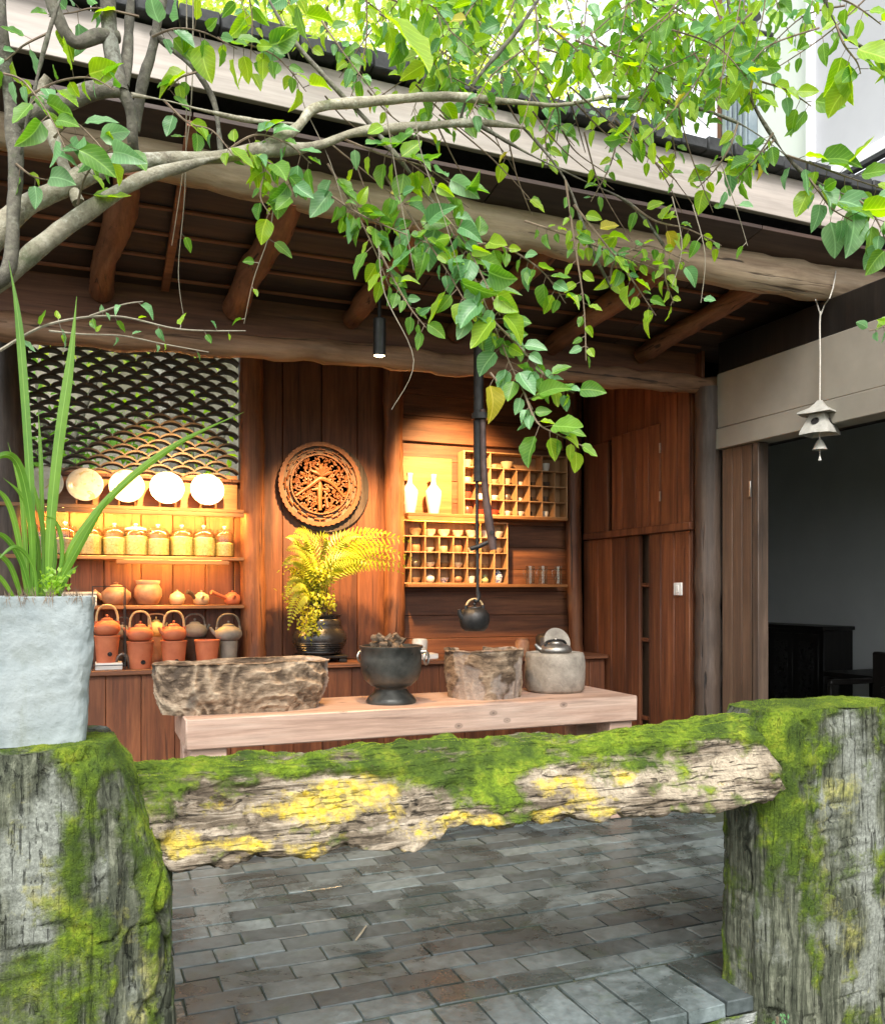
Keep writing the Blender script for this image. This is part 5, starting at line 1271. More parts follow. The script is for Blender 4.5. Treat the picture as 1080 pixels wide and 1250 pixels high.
def post(name, label, ext, z0, z1, mossB, yelB, palB, seed, nu=220, nv=190, base=.25, fz=12000, moss_z=None):
    t = thing(name, label, 'post', (0, 0, 0)); x0, x1, y0, y1 = ext(0); t.location = ((x0+x1)/2, (y0+y1)/2, z0); WP[t.name] = Vector(t.location)
    mb = MB(); mk = []; ncap = 22
    def f(a, v):
        an = 2 * math.pi * a; c, s = math.cos(an), math.sin(an); ex = 5.0
        vv = v * (nv + ncap) / nv
        z = z0 + (z1 - z0) * min(1, vv); k = 1.0
        if vv > 1: k = 1 - (vv - 1) / (ncap / nv)
        k = max(.02, k)
        xa, xb, ya, yb = ext(z)
        sx = math.copysign(abs(c) ** (2/ex), c); sy = math.copysign(abs(s) ** (2/ex), s)
        rnd_ = 1 - .07 * sm(.95, 1.0, min(1, vv)) if vv <= 1 else .93 * k
        p = Vector(((xa+xb)/2 + sx * (xb-xa)/2 * rnd_, (ya+yb)/2 + sy * (yb-ya)/2 * rnd_, z))
        out = Vector((sx/(xb-xa), sy/(yb-ya), 0)).normalized() if vv <= 1 else Vector((0, 0, 1))
        q = Vector((p.x, p.y, p.z)) + Vector((seed, 0, 0))
        if vv <= 1:
            gr = fbm(Vector((q.x * 16, q.y * 16, q.z * 1.5)), 5); big = fbm(q * 3.2, 4)
            w_ = NZ.noise(Vector((q.x * 7 + .8 * big, q.y * 7, q.z * .9)))
            crev = -sm(.12, .0, abs(w_)) * (1 if NZ.noise(q * 2.4) > -.1 else .25)
            fl_ = -sm(.10, .0, abs(NZ.noise(Vector((q.x * 9, q.y * 9, q.z * 1.6 + 2 * big))))) * sm(0, .3, NZ.noise(q * 3 + Vector((9, 9, 9))))
            d = .010 * gr + .014 * big + .016 * crev + .012 * fl_
        else: d = .012 * fbm(q * 6, 4) + .02 * k * 0
        u_, v_ = proj(p)
        qs = Vector((q.x, q.y, q.z * .5)); g1_, g2_ = fbm(qs * 7, 5), fbm(qs * 24, 4)
        mo = base + .14 + .42 * min(1.2, blob(u_, v_, mossB)) + .48 * g1_ + .30 * g2_ + (.3 if vv > 1 else .12 * sm(.9, 1, vv))
        ye = .02 + .5 * min(1.1, blob(u_, v_, yelB)) + .45 * fbm(qs * 10 + Vector((5, 1, 0)), 5) + .2 * g2_
        pa = .12 + .55 * min(1.1, blob(u_, v_, palB)) + .6 * fbm(Vector((q.x * 11, q.y * 11, q.z * 4)) + Vector((1, 8, 0)), 5)
        mo -= .35 * max(0, min(1, blob(u_, v_, palB)) - .2)
        mk.append((max(0, min(1, mo)), max(0, min(1, ye)), max(0, min(1, pa))))
        d += .004 * sm(.45, .7, mo) * (1 + .8 * fbm(q * 28, 3))
        return p + out * d
    mb.grid(f, nu, nv + ncap, True); mb.f.append(tuple(range((nv+ncap-1)*nu, (nv+ncap)*nu))); mb.f.append(tuple(reversed(range(nu))))
    build('trunk', mb, 'post_bark', t, masks=mk, ang=80)
    fuzz(mb, mk, fz, t, random.Random(seed), .003, .007, .54, mat='moss_fuzz_dark')
    return t
def extL(z):
    k = max(0, min(1, (1.0 - z) / .33))
    return (-.62, .075 + .115 * k, 2.12, 2.56)
post('mossy_post', 'broad grey-green mossy timber post carrying the stone planter', extL, -.2, 1.035,
     [(110, 935, 70, 30, 1.2), (185, 1000, 18, 120, .8), (15, 1020, 50, 60, .5), (90, 1110, 45, 70, .7), (185, 1150, 30, 120, .8), (130, 1210, 40, 50, .6), (30, 1200, 50, 40, .6), (75, 1010, 30, 40, .4)],
     [(160, 1130, 26, 70, .9), (185, 1190, 18, 50, .9), (95, 1090, 35, 30, .6)],
     [(35, 1055, 48, 75, 1.1), (160, 1215, 30, 45, .8), (120, 1080, 14, 50, .5), (60, 1180, 14, 50, .5)], 4.1, base=.09)
def extR(z): return (2.10, 2.82, 2.28, 2.57)
post('mossy_post', 'upright mossy timber post at the kerb corner with a flat mossy top', extR, -.2, .985,
     [(955, 905, 35, 40, 1.3), (940, 960, 26, 70, 1.0), (1000, 858, 140, 14, 1.0), (1045, 905, 30, 40, .9), (985, 1010, 32, 90, .9), (1010, 1100, 28, 60, .8), (930, 1010, 20, 60, .4), (1060, 1000, 18, 90, .4)],
     [(1025, 1130, 30, 70, .8), (1000, 1040, 16, 80, .6), (1050, 940, 18, 60, .5)],
     [(1025, 930, 26, 60, .9), (1062, 1020, 22, 120, .9), (1020, 1080, 22, 90, .8), (990, 885, 24, 20, .6), (1055, 1200, 30, 60, .6)], 9.3, base=.08)

# ================================================================ STONE PLANTER AND STRAP LEAVED PLANT
pzb = 1.036; pt_, pb_ = PY(117, 728, 2.2), PY(105, 904, 2.2)
plant = thing('stone_planter', 'tapered rough grey stone planter with long strap leaved plant', 'planter', (-.25, 2.38, pzb))
mb = MB(); zt = pt_.z
def plf(a, v):
    an = 2 * math.pi * a + math.pi / 4; c, s = math.cos(an), math.sin(an); ex = 11
    sx = math.copysign(abs(c) ** (2/ex), c); sy = math.copysign(abs(s) ** (2/ex), s)
    if v < .8: w = v / .8; z = pzb + (zt - pzb) * w; k = 0
    elif v < .88: w = 1; z = zt; k = .025 * (v - .8) / .08
    else: w = 1 - (v - .88) / .12 * .2; z = zt - (v - .88) / .12 * .06; k = .025
    xr_ = pb_.x + (pt_.x - pb_.x) * w; xl_ = -.50 - .03 * w; ya = 2.225 - .025 * w; yb = 2.50 + .03 * w
    p = Vector(((xl_+xr_)/2 + sx * ((xr_-xl_)/2 - k), (ya+yb)/2 + sy * ((yb-ya)/2 - k), z))
    return p + Vector((sx, sy, 0)).normalized() * (.007 * fbm(p * 9) + .003 * fbm(p * 30))
mb.grid(plf, 160, 60, True); mb.f.append(tuple(reversed(range(160))))
build('pot', mb, 'planter_stone', plant, ang=50)
build('soil', MB().grid(lambda a, b: Vector((-.50 + a * (.49 + pt_.x), 2.23 + b * .27, zt - .028 + .012 * NZ.noise(Vector((a * 9, b * 9, 0))))), 20, 14), 'soil', plant)
rb_ = random.Random(12)
def blade(pts, w, Y0, Y1, nm='strap_leaf', fold=.25):
    P = []
    n_ = len(pts)
    for i, (u, v) in enumerate(pts): P.append(PY(u, v, Y0 + (Y1 - Y0) * i / (n_ - 1)))
    # smooth
    Q = []; N_ = 22
    for i in range(N_ + 1):
        t = i / N_ * (n_ - 1); k_ = min(int(t), n_ - 2); f_ = t - k_
        p0, p1, p2, p3 = P[max(k_-1,0)], P[k_], P[k_+1], P[min(k_+2, n_-1)]
        Q.append(0.5 * ((2*p1) + (p2-p0)*f_ + (2*p0-5*p1+4*p2-p3)*f_*f_ + (3*p1-p0-3*p2+p3)*f_**3))
    mb = MB(); vs = []; fs = []; mk = []
    for i, q in enumerate(Q):
        mk += [(0, i / N_, .6), (.5, i / N_, .6), (1, i / N_, .6)]
        t = i / N_; d = (Q[min(i+1, N_)] - Q[max(i-1, 0)]).normalized()
        view = (q - Vector((0, 0, H))).normalized(); s_ = d.cross(view + Vector((.25, 0, .35))).normalized(); nn = s_.cross(d)
        ww = .58 * w * px(50, Y0) * (.55 + .45 * sm(0, .35, t)) * (1 - sm(.62, 1.0, t) * .96) * .5
        vs += [q - s_ * ww + nn * ww * fold, q - nn * ww * fold * .4, q + s_ * ww + nn * ww * fold]
    for i in range(N_):
        a = i * 3; fs += [(a, a+1, a+4, a+3), (a+1, a+2, a+5, a+4)]
    build(nm, mb.add(vs, fs), 'leaf_strap', plant, recalc=False, masks=mk)
B = 735
for (pts, w, y0, y1) in (
    ([(42, B), (38, 610), (30, 480), (22, 385), (11, 318)], 17, 2.33, 2.30), ([(58, B), (62, 640), (72, 540), (86, 440), (94, 362)], 21, 2.30, 2.25),
    ([(62, B), (92, 660), (150, 592), (220, 540), (298, 503)], 15, 2.32, 2.25), ([(58, B), (84, 690), (112, 640), (136, 604)], 15, 2.28, 2.2),
    ([(40, B), (38, 640), (24, 570), (2, 556), (-25, 585)], 16, 2.30, 2.2), ([(34, B), (22, 655), (8, 610), (-15, 590)], 12, 2.34, 2.3),
    ([(40, B), (26, 685), (5, 655), (-20, 650)], 12, 2.27, 2.2), ([(48, B), (46, 665), (30, 610), (4, 583)], 11, 2.36, 2.33),
    ([(50, B), (54, 660), (42, 600), (24, 560)], 10, 2.4, 2.38), ([(28, B), (12, 690), (-12, 670)], 11, 2.30, 2.25), ([(64, B), (76, 680), (70, 640), (50, 628)], 9, 2.31, 2.28),
    ([(70, B), (82, 705), (96, 690)], 9, 2.27, 2.25), ([(50, B), (66, 690), (64, 640), (58, 600)], 11, 2.37, 2.37), ([(20, B), (0, 705), (-20, 700)], 10, 2.28, 2.25),
    ([(46, B), (40, 690), (18, 668), (-8, 690)], 9, 2.25, 2.2), ([(56, B), (52, 640), (50, 560), (47, 500)], 9, 2.42, 2.42), ([(36, B), (30, 650), (26, 600), (10, 540)], 11, 2.42, 2.4)):
    blade(pts, w, y0, y1)
wd = MB()
for i in range(90):
    p = PY(66 + rb_.gauss(0, 9), 712 + rb_.gauss(0, 9), 2.24 + rb_.uniform(0, .04))
    leaf_quad(wd, p, rv(rb_) + Vector((0, -.3, .3)), Vector((0, -1, .6)) + rv(rb_) * .5, rb_.uniform(.01, .018), .009)
for i in range(14): wd.tube([PY(60 + rb_.uniform(-4, 8), 730, 2.25), PY(66 + rb_.gauss(0, 9), 706 + rb_.uniform(-6, 10), 2.25)], .001, 4)
build('small_weed', wd, 'leaf_bright', plant, recalc=False, kind='stuff')
fringe = MB()
for i in range(900):       # dry roots and moss hanging over the planter rim
    u = rb_.uniform(0, 114)
    if NZ.noise(Vector((u * .09, 3, 1))) < rb_.uniform(-.15, .35): continue
    p = PY(u, 729, 2.198 + rb_.uniform(0, .03)); 
    fringe.add([p, p + Vector((.002, 0, 0)), p + Vector((rb_.uniform(-.012, .012), -.006, rb_.choice((-1, -1, 1)) * rb_.uniform(.005, .03)))], [(0, 1, 2)])
build('root_fringe', fringe, 'twig', plant, recalc=False, smooth=False, kind='stuff')

# ================================================================ OVERHANGING TREE
tree = thing('overhanging_tree', 'leafy tree with pale crooked limbs reaching over the pavilion eaves', 'tree', (-.95, 2.75, -.16))
tpts = [(-.95, 2.75, -.2), (-.93, 2.72, .5), (-.82, 2.66, 1.2), (-.62, 2.52, 1.75), (-.42, 2.40, 2.02)]
log('trunk', tpts, [.13, .115, .10, .085, .06], 'bark_limb', tree, .014, 18, 50, 40)
log('trunk_fork', [(-.62, 2.52, 1.75), (-.66, 2.45, 2.25), (-.5, 2.4, 2.8), (-.2, 2.5, 3.2), (.5, 2.65, 3.45), (1.4, 2.75, 3.75), (2.4, 2.7, 4.25), (3.3, 2.6, 4.6)], [.075, .065, .055, .045, .038, .03, .022, .012], 'bark_limb', tree, .008, 14, 90, 41)
log('trunk_fork', [(-.2, 2.5, 3.2), (.2, 1.9, 3.1), (.7, 1.7, 3.0), (1.3, 1.7, 3.05), (1.9, 1.9, 3.1)], [.04, .03, .024, .018, .010], 'bark_limb', tree, .006, 12, 60, 42)
def limb(pts, r0, r1, mat='bark_limb', seed=0, wob=.007, nm='branch'):
    P = [PD(u, v, d) for (u, v, d) in pts]; n_ = len(P)
    k0 = [.74 * px(200, 2.4) * (r0 + (r1 - r0) * i / (n_ - 1)) for i in range(n_)]
    log(nm, P, k0, mat, tree, wob, 12 if r0 > 6 else 8, max(12, n_ * 8), seed); return P
J = (-30, 372, 2.12)
J2 = (-60, 350, 2.1)
limb([J2, (-10, 348, 2.1), (50, 300, 2.12), (100, 262, 2.16), (150, 231, 2.2), (185, 214, 2.25), (217, 205, 2.3), (250, 196, 2.34), (285, 190, 2.38)], 17, 5, seed=51)
limb([J2, (18, 262, 2.2), (75, 230, 2.24), (128, 203, 2.28), (200, 195, 2.34), (270, 192, 2.38), (312, 184, 2.42), (382, 179, 2.5), (430, 163, 2.56), (500, 155, 2.62), (580, 150, 2.7), (640, 156, 2.78)], 18, 6, seed=52)
limb([(312, 184, 2.42), (360, 158, 2.46), (385, 132, 2.5), (440, 125, 2.55), (540, 118, 2.62), (620, 124, 2.7), (682, 128, 2.76), (740, 118, 2.85)], 10, 4, seed=53)
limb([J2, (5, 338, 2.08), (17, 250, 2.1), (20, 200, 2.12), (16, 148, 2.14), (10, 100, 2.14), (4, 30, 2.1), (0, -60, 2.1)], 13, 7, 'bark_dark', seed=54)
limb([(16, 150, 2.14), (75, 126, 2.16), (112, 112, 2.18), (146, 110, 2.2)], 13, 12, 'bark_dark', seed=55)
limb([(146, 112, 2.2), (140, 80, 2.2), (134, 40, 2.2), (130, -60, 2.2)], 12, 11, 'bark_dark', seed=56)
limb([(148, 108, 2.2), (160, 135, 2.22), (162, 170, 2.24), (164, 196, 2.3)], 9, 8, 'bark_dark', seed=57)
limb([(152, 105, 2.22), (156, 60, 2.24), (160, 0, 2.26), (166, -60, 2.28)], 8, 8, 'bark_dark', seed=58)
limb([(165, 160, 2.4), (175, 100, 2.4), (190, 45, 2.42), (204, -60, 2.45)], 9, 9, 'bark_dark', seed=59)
limb([(60, 95, 2.3), (52, 115, 2.3), (66, 168, 2.28), (96, 248, 2.24)], 10, 9, seed=60)
limb([(145, 45, 2.21), (120, 44, 2.18), (92, 52, 2.16), (70, 20, 2.14), (44, -60, 2.1)], 8, 7, 'bark_dark', seed=61)
limb([(186, 40, 2.42), (212, 62, 2.42), (240, 88, 2.42), (262, 128, 2.45), (270, 190, 2.42)], 5, 4, 'bark_dark', seed=62)
limb([(160, 116, 2.24), (200, 122, 2.3), (250, 135, 2.35), (300, 146, 2.42), (370, 152, 2.5)], 4, 3, seed=63)
limb([(20, 205, 2.12), (40, 120, 2.1), (60, 40, 2.1), (95, -60, 2.1)], 3, 3, 'bark_dark', seed=64)
# more twiggy limbs crossing the fascia
limb([(300, -60, 2.5), (345, 30, 2.5), (395, 92, 2.52), (450, 150, 2.58), (500, 210, 2.62), (540, 262, 2.7)], 4, 2.5, 'bark_dark', seed=65)
limb([(640, 156, 2.78), (690, 220, 2.8), (720, 300, 2.85), (745, 350, 2.9)], 3.5, 2, 'bark_dark', seed=66)
limb([(880, -60, 2.9), (905, 90, 2.95), (945, 170, 3.0), (985, 215, 3.0), (1040, 240, 2.95), (1110, 250, 2.9)], 4.5, 3, 'bark_dark', seed=67)
limb([(740, 118, 2.85), (820, 125, 2.9), (900, 150, 2.96), (960, 190, 3.0)], 4, 3, 'bark_dark', seed=68)
limb([(985, -60, 2.6), (1020, 30, 2.62), (1060, 62, 2.65), (1120, 90, 2.7)], 3.5, 2, 'bark_dark', seed=69)
limb([(690, -60, 2.7), (640, 25, 2.72), (580, 100, 2.7), (560, 150, 2.7)], 3.5, 2.5, 'bark_dark', seed=70)
limb([(580, 150, 2.7), (640, 185, 2.75), (700, 215, 2.8), (770, 250, 2.9), (810, 300, 2.95)], 3.5, 2, 'bark_dark', seed=71)

# leaf shapes
def leaf_mesh(name, mat, wd, curl, fold, seed, nl=9):
    rr = random.Random(seed); mb = MB(); vs = []; fs = []; mk = []
    for i in range(nl + 1):
        t = i / nl
        w = wd * (math.sin(math.pi * t ** .66) ** .75) * .5 if 0 < t < 1 else .004
        z = -curl * t * t + .012 * math.sin(t * 9 + seed)
        e1, e2 = .035 * math.sin(t * 17 + seed * 2), .035 * math.sin(t * 15 + seed * 3 + 1); b_ = .06 * math.sin(t * 3.1) * ((seed % 3) - 1)
        vs += [(b_ - w, t, z + w * fold + e1 * w * 3), (b_ - w * .5, t, z + w * fold * .35), (b_, t, z), (b_ + w * .5, t, z + w * fold * .35), (b_ + w, t, z + w * fold + e2 * w * 3)]
        mk += [(.5 - w / wd * 1.0, t, 1), (.5 - w / wd * .5, t, 1), (.5, t, 1), (.5 + w / wd * .5, t, 1), (.5 + w / wd, t, 1)]
    for i in range(nl):
        for k in range(4): a = i * 5 + k; fs.append((a, a+1, a+6, a+5))
    o = build(name, mb.add(vs, fs), mat, origin=(0, 0, 0), recalc=False, masks=mk); me = o.data; bpy.data.objects.remove(o); return me
LM = {}
for mt in ('leaf_green', 'leaf_bright', 'leaf_blue', 'leaf_yellow'):
    LM[mt] = [leaf_mesh('leaf', mt, w, c, f, s) for s, (w, c, f) in enumerate(((.62, .12, .35), (.54, .30, .2), (.72, .05, .5), (.60, .42, .7), (.66, -.12, .3)))]
leaves = []     # (pos, dir, normal, length, material)
twigs = MB(); twp = MB()
rl = random.Random(77)
def rpick(w):
    x = rl.random() * sum(w.values())
    for k, v in w.items():
        x -= v
        if x <= 0: return k
    return k
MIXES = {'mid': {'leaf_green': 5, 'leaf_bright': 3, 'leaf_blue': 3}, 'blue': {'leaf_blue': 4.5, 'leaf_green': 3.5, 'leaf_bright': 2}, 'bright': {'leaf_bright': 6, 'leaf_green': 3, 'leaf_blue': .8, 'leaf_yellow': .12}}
def twig(pts, d0, d1, n, size, mix='mid', r=1.6, pale=False, jit=.6, droop=.7):
    """pts: photo pixels; a real thin stem with leaves set alternately along it"""
    m_ = len(pts); P = [PD(u, v, d0 + (d1 - d0) * i / (m_ - 1)) for i, (u, v) in enumerate(pts)]
    Q = []; N_ = 6 * (m_ - 1)
    for i in range(N_ + 1):
        t = i / N_ * (m_ - 1); k = min(int(t), m_ - 2); f = t - k
        p0, p1, p2, p3 = P[max(k-1,0)], P[k], P[k+1], P[min(k+2, m_-1)]
        Q.append(0.5 * ((2*p1) + (p2-p0)*f + (2*p0-5*p1+4*p2-p3)*f*f + (3*p1-p0-3*p2+p3)*f**3))
    k_ = d0 / F
    (twp if pale else twigs).tube(Q, [r * k_ * (1 - .6 * i / N_) for i in range(N_ + 1)], 5)
    for j in range(n):
        t = (j + rl.uniform(.1, .9)) / n; t = .12 + .88 * t
        i = min(N_ - 1, int(t * N_)); q = Q[i]; d = (Q[i+1] - Q[i]).normalized()
        view = (q - Vector((0, 0, H))).normalized(); side_ = d.cross(view).normalized() * (1 if j % 2 else -1)
        di = (d * .5 + side_ * 1.0 + Vector((0, 0, -droop * rl.uniform(.3, 1.6))) + rv(rl) * jit).normalized()
        nn = (Vector((0, 0, .75)) - view * .7 + rv(rl) * .75); nn = nn - di * nn.dot(di)
        if nn.length < .05: continue
        L_ = size * k_ * (rl.uniform(.38, .86) if rl.random() < .88 else rl.uniform(.86, 1.1)); pl_ = rl.uniform(.15, .4) * L_
        st_ = q + di * pl_ * .8 + side_ * pl_ * .3
        (twp if pale else twigs).tube([q, st_], [.55 * k_, .45 * k_], 3, cap=False)
        leaves.append((st_, di, nn.normalized(), L_, rpick(MIXES[mix])))
# --- hand placed twigs (hanging sprays)
for a in (
    ([(400, 200), (430, 250), (455, 300), (475, 350)], 2.6, 2.62, 15, 40, 'mid'), ([(470, 215), (505, 270), (545, 330), (580, 390)], 2.6, 2.6, 20, 44, 'blue'),
    ([(540, 262), (570, 320), (600, 390), (625, 450), (650, 500)], 2.7, 2.66, 24, 42, 'blue'), ([(520, 240), (560, 285), (590, 340), (610, 385)], 2.62, 2.58, 16, 50, 'blue'),
    ([(600, 390), (640, 430), (672, 465), (700, 480)], 2.66, 2.66, 14, 34, 'blue'), ([(640, 480), (655, 515), (680, 530), (712, 545)], 2.66, 2.62, 9, 44, 'mid'),
    ([(420, 170), (470, 190), (520, 205), (570, 240)], 2.55, 2.6, 14, 42, 'blue'), ([(560, 300), (610, 300), (660, 330), (690, 370)], 2.75, 2.75, 14, 32, 'mid'),
    ([(690, 220), (700, 290), (712, 370), (715, 440)], 2.8, 2.8, 14, 26, 'bright'), ([(700, 250), (740, 300), (770, 340), (800, 385)], 2.8, 2.85, 16, 26, 'bright'),
    ([(640, 270), (700, 290), (750, 310), (805, 330)], 2.8, 2.9, 18, 24, 'bright'), ([(745, 350), (750, 320), (790, 300), (840, 320)], 2.9, 2.9, 10, 24, 'bright'),
    ([(460, 300), (480, 340), (500, 375), (520, 400)], 2.6, 2.6, 10, 34, 'mid'), ([(405, 240), (440, 262), (480, 280), (530, 300)], 2.6, 2.6, 14, 32, 'mid'),
    ([(770, 250), (800, 270), (840, 280), (880, 300)], 2.9, 2.95, 10, 26, 'bright'), ([(810, 300), (812, 340), (822, 370)], 2.95, 2.95, 6, 24, 'bright'),
    ([(300, 186), (330, 200), (350, 215), (360, 240)], 2.42, 2.4, 9, 38, 'mid'), ([(310, 184), (322, 205), (318, 240), (330, 262)], 2.42, 2.42, 6, 30, 'bright'),
    ([(270, 190), (310, 165), (350, 175), (380, 200)], 2.4, 2.42, 10, 38, 'mid'), ([(95, 250), (105, 215), (130, 185), (160, 175)], 2.15, 2.1, 5, 44, 'blue'),
    ([(66, 168), (90, 150), (115, 170), (140, 200)], 2.1, 2.05, 6, 54, 'blue'), ([(30, 120), (70, 100), (110, 95), (140, 110)], 2.05, 2.0, 8, 46, 'mid'),
    ([(5, 90), (30, 100), (60, 140), (80, 180)], 2.05, 2.0, 7, 44, 'blue'), ([(60, 40), (30, 55), (5, 75), (-20, 80)], 2.1, 2.1, 5, 44, 'mid'), ([(20, 200), (40, 215), (60, 220)], 2.1, 2.1, 3, 40, 'mid'),
    ([(186, 45), (215, 35), (250, 40), (290, 60)], 2.4, 2.4, 10, 40, 'blue'), ([(240, 88), (220, 95), (205, 110)], 2.4, 2.38, 4, 44, 'bright'), ([(170, 20), (120, 10), (90, 15), (60, 20)], 2.2, 2.15, 6, 40, 'mid'),
    ([(200, 122), (230, 150), (260, 160), (285, 190)], 2.35, 2.35, 5, 34, 'bright'),
    ([(985, 215), (1000, 235), (1015, 255), (1040, 270)], 3.0, 2.9, 9, 52, 'blue'), ([(1040, 240), (1060, 255), (1075, 280), (1085, 310)], 2.95, 2.9, 9, 52, 'blue'), ([(960, 190), (990, 200), (1030, 215), (1075, 230)], 3.0, 2.95, 9, 44, 'mid'),
    ([(1020, 30), (1030, 55), (1045, 75), (1050, 90)], 2.62, 2.6, 6, 50, 'bright'), ([(1060, 62), (1075, 50), (1095, 45)], 2.65, 2.6, 4, 44, 'bright'), ([(1000, -10), (1040, 5), (1075, 30)], 2.6, 2.6, 4, 40, 'bright'),
    ([(1090, 385), (1078, 398), (1060, 404)], 2.6, 2.58, 5, 24, 'blue'), ([(905, 90), (930, 100), (960, 110), (990, 130)], 2.95, 2.95, 9, 40, 'mid'), ([(945, 170), (925, 190), (905, 200)], 3.0, 3.0, 6, 40, 'bright'),
    ([(900, 150), (890, 180), (870, 210), (850, 230)], 2.96, 2.96, 9, 36, 'mid')):
    a = list(a); a[3] = int(a[3] * 1.45 + .5); twig(*a)
twig([(598, 455), (604, 462), (606, 466)], 2.6, 2.6, 1, 44, 'bright'); leaves[-1] = (leaves[-1][0], Vector((.1, -.1, -1)).normalized(), (Vector((0, -1, .2))), .105, 'leaf_yellow')
# long bare creepers and a thin sprig across the lattice
twig([(0, 428), (60, 396), (140, 386), (220, 402), (300, 404)], 2.1, 2.3, 13, 22, 'blue', 2.0, True)
twig([(110, 386), (150, 372), (175, 368)], 2.15, 2.15, 3, 20, 'blue', 1.4, True); twig([(60, 404), (100, 408), (150, 410), (200, 420), (255, 430)], 2.15, 2.25, 7, 22, 'blue', 1.4, True)
for (a, n_) in ((([(228, -20), (228, 100), (226, 230), (218, 330), (225, 390)]), 2), (([(236, -10), (234, 120), (222, 220), (210, 300)]), 0), (([(338, 200), (330, 280), (310, 340), (298, 395)]), 5), (([(470, 130), (478, 180), (490, 250), (505, 330)]), 2), (([(505, 130), (515, 190), (540, 260), (560, 330)]), 3), (([(350, 60), (372, 130), (400, 190), (420, 250)]), 2), (([(462, 300), (470, 360), (505, 440), (478, 500)]), 0),
                (([(820, 240), (832, 300), (820, 350)]), 2), (([(845, 250), (860, 310), (855, 370)]), 2), (([(880, 200), (900, 260), (912, 300)]), 3)):
    twig(a, 2.5, 2.55, n_, 24, 'mid', .85, True)
for k in range(24):      # fine bare twigs in front of the fascia
    u = rl.uniform(380, 860); v = rl.uniform(100, 190); a = rl.uniform(.6, 1.4); L_ = rl.uniform(70, 170)
    twig([(u, v), (u + math.cos(a) * L_ * .5 + rl.uniform(-12, 12), v + math.sin(a) * L_ * .5), (u + math.cos(a) * L_, v + math.sin(a) * L_)], 2.75, 2.9, rl.choice((0, 0, 1, 2)), 24, 'bright', 1.2)
# --- canopy sprays along the top
def top_v(u): return 20 + (105 * math.exp(-((u - 760) / 190) ** 2)) + 65 * math.exp(-((u - 480) / 110) ** 2) - 60 * math.exp(-((u - 1040) / 70) ** 2)
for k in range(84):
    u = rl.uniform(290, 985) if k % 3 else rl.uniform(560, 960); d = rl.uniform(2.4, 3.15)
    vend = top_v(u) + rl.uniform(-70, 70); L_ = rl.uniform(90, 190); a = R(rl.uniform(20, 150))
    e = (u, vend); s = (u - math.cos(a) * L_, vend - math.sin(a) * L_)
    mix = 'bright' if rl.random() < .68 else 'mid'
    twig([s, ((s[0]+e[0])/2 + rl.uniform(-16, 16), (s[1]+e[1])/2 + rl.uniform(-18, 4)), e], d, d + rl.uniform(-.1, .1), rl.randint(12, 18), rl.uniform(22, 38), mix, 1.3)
for k in range(17):
    u = rl.uniform(640, 905); d = rl.uniform(2.75, 3.1); v = rl.uniform(90, 255) - max(0, u - 830) * .4; L_ = rl.uniform(60, 120); a = R(rl.uniform(30, 140))
    twig([(u - math.cos(a) * L_, v - math.sin(a) * L_), (u - math.cos(a) * L_ * .5 + rl.uniform(-10, 10), v - math.sin(a) * L_ * .5), (u, v)], d, d, rl.randint(9, 14), rl.uniform(20, 34), 'bright' if rl.random() < .6 else 'mid', 1.4)
# one big leaf close to the lens
leaves.append((PD(470, 20, 1.5), (PD(550, 98, 1.45) - PD(470, 20, 1.5)).normalized(), Vector((.2, -.6, .75)).normalized(), .14, 'leaf_bright'))
def leaf_matrix(p, di, nn, L_):
    z = (nn - di * nn.dot(di)).normalized(); x = di.cross(z)
    M = Matrix((x, di, z)).transposed().to_4x4()
    return Matrix.Translation(p) @ M @ Matrix.Scale(L_, 4)
def vis_size(l):
    u, v = proj(l[0] + l[1] * l[3] * .5)
    if not (-10 < u < 1090 and -10 < v < 1260): return 0
    return l[3] / (l[0] - Vector((0, 0, H))).length
leaves.sort(key=lambda l: -vis_size(l))
base = WP[tree.name]
NBIG = 296
for l in leaves[:NBIG]:
    me = rl.choice(LM[l[4]])
    o = bpy.data.objects.new('leaf', me); COL.objects.link(o); o.parent = tree
    Mx = leaf_matrix(l[0] - base, l[1], l[2], l[3]); o.location = Mx.to_translation(); o.rotation_euler = Mx.to_euler(); o.scale = (l[3],) * 3
LUV = [tuple(d.color)[:3] for d in LM['leaf_green'][0].color_attributes['mask'].data]
groups = {}
for l in leaves[NBIG:]: groups.setdefault(l[4], []).append(l)
for mt, ls_ in groups.items():
    mb = MB(); mk = []
    for l in ls_:
        me = rl.choice(LM[mt]); Mx = leaf_matrix(*l[:4])
        mb.add([Mx @ v.co for v in me.vertices], [tuple(p.vertices) for p in me.polygons]); mk += LUV
    build('foliage', mb, mt, tree, recalc=False, kind='stuff', masks=mk)
build('twigs', twigs, 'twig', tree, recalc=False, kind='stuff'); build('creeper_stems', twp, 'twig_pale', tree, recalc=False, kind='stuff')

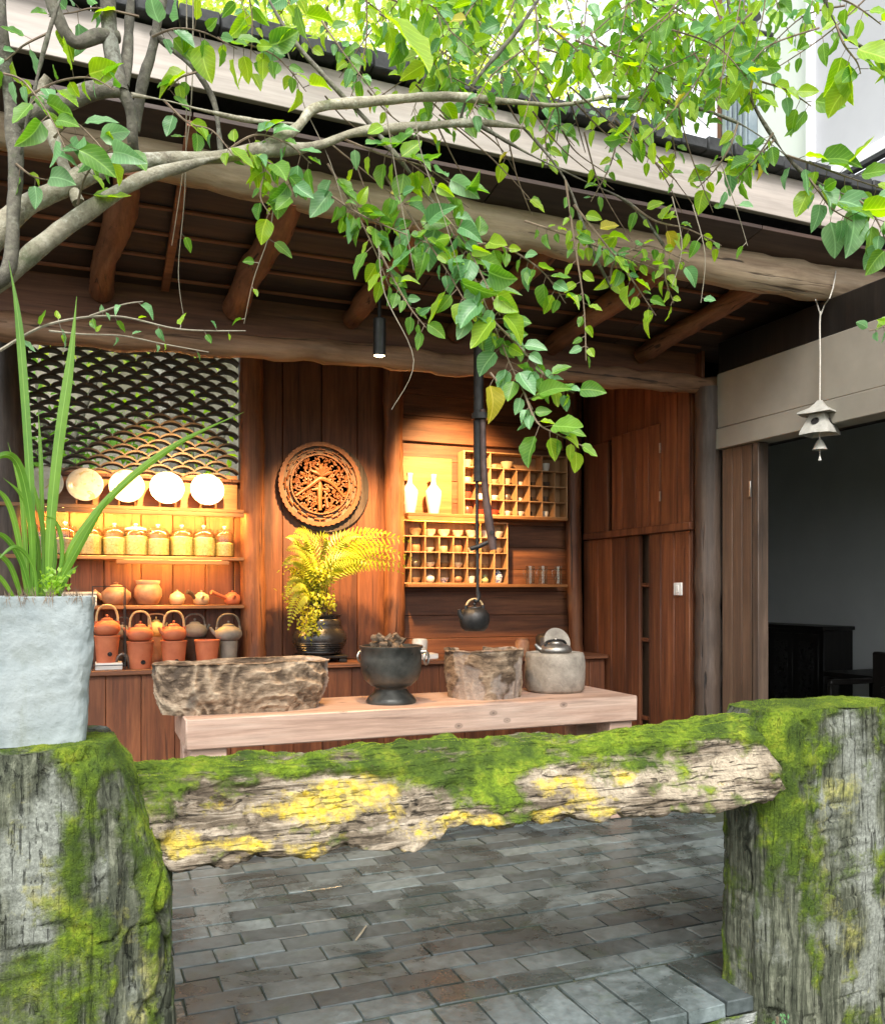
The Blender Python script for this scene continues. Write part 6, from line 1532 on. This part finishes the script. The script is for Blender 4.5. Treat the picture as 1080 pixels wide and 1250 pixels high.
# ================================================================ TREES BEHIND
def far_tree(label, x, y, zc, rx_, ry_, rz_, n, seed, size=.16, mat='leaf_far', name='garden_tree', zb=-.2):
    r = random.Random(seed); t = thing(name, label, 'tree', (x, y, zb), 'trees behind the pavilion')
    log('trunk', [(x, y, zb), (x + .1, y, zc * .35), (x - .05, y + .1, zc * .7), (x, y, zc)], [.16, .13, .10, .05], 'bark_dark', t, .015, 12, 24, seed)
    cs = [Vector((x + rx_ * r.gauss(0, .5), y + ry_ * r.gauss(0, .5), zc + rz_ * r.gauss(0, .5))) for _ in range(26)]
    for c in cs[:9]:
        m_ = Vector((x, y, zc * .7)); log('limb', [m_, (m_ + c) / 2 + Vector((0, 0, .15)), c], [.05, .035, .012], 'bark_dark', t, .004, 7, 10, seed)
    mb = MB()
    for i in range(n):
        c = r.choice(cs); p = c + Vector((r.gauss(0, .45) * rx_ * .5, r.gauss(0, .45) * ry_ * .5, r.gauss(0, .4) * rz_ * .5))
        leaf_quad(mb, p, rv(r) + Vector((0, 0, -.4)), Vector((0, 0, 1)) + rv(r) * .7, size * r.uniform(.6, 1.2), size * .5)
    build('crown', mb, mat, t, recalc=False, smooth=False, kind='stuff')
far_tree('tall light green tree rising behind the pavilion roof', 2.3, 9.4, 7.2, 2.6, 1.4, 2.4, 15000, 91, .10)
far_tree('broad yellow-green tree behind the roof edge', .6, 8.8, 7.4, 2.0, 1.4, 2.2, 13000, 92, .10)
far_tree('thin crowned green tree behind the pale upper storey', 4.7, 10.5, 8.6, 2.2, 1.4, 2.0, 5000, 93, .10)
far_tree('low bushy tree seen through the tile lattice', -.35, 9.2, 3.0, .9, .7, .9, 800, 94, .11, 'leaf_green')
far_tree('small yellow-green tree seen through the tile lattice', .95, 9.6, 2.8, .7, .6, .8, 500, 95, .11, 'leaf_bright')
gw = thing('garden_wall', 'pale grey garden wall seen through the tile lattice', 'wall', (0, 10.8, -.2))
build('masonry', MB().box(-4, 3.2, 10.8, 11.0, -.3, 4.3, .01), 'stone_basin', gw); build('coping', MB().box(-4.05, 3.25, 10.74, 11.06, 4.302, 4.4, .01), 'roof_black', gw)

# fallen twig on the paving, small weed at the kerb
p0 = PY(440, 1142, 3.2)
q = Vector((_pt(434, 1150, H * F / (1150 - HZ)).x, _pt(434, 1150, H * F / (1150 - HZ)).y, .006)); q2 = _pt(447, 1133, H * F / (1133 - HZ)); q2.z = .009
tag(build('fallen_twig', MB().tube([q, (q + q2) / 2 + Vector((.004, 0, .003)), q2], [.004, .005, .003], 6), 'twig_pale'), 'pale dry twig lying on the brick paving', 'twig')
kw = MB(); rk = random.Random(8); kp = PY(951, 1243, 2.22)
for i in range(60): leaf_quad(kw, kp + Vector((rk.gauss(0, .025), rk.gauss(0, .012), rk.uniform(-.16, .01))), rv(rk) + Vector((0, -.3, .6)), Vector((0, -1, .4)) + rv(rk) * .5, rk.uniform(.012, .024), .008)
kt = thing('kerb_weed', 'small pale green weed growing at the foot of the kerb corner post', 'plant', kp + Vector((0, 0, -.3)))
build('leaves', kw, 'leaf_blue', kt, recalc=False, kind='stuff'); build('stem', MB().tube([kp + Vector((0, .01, -.42)), kp + Vector((0, .01, 0))], .004, 5), 'twig', kt)
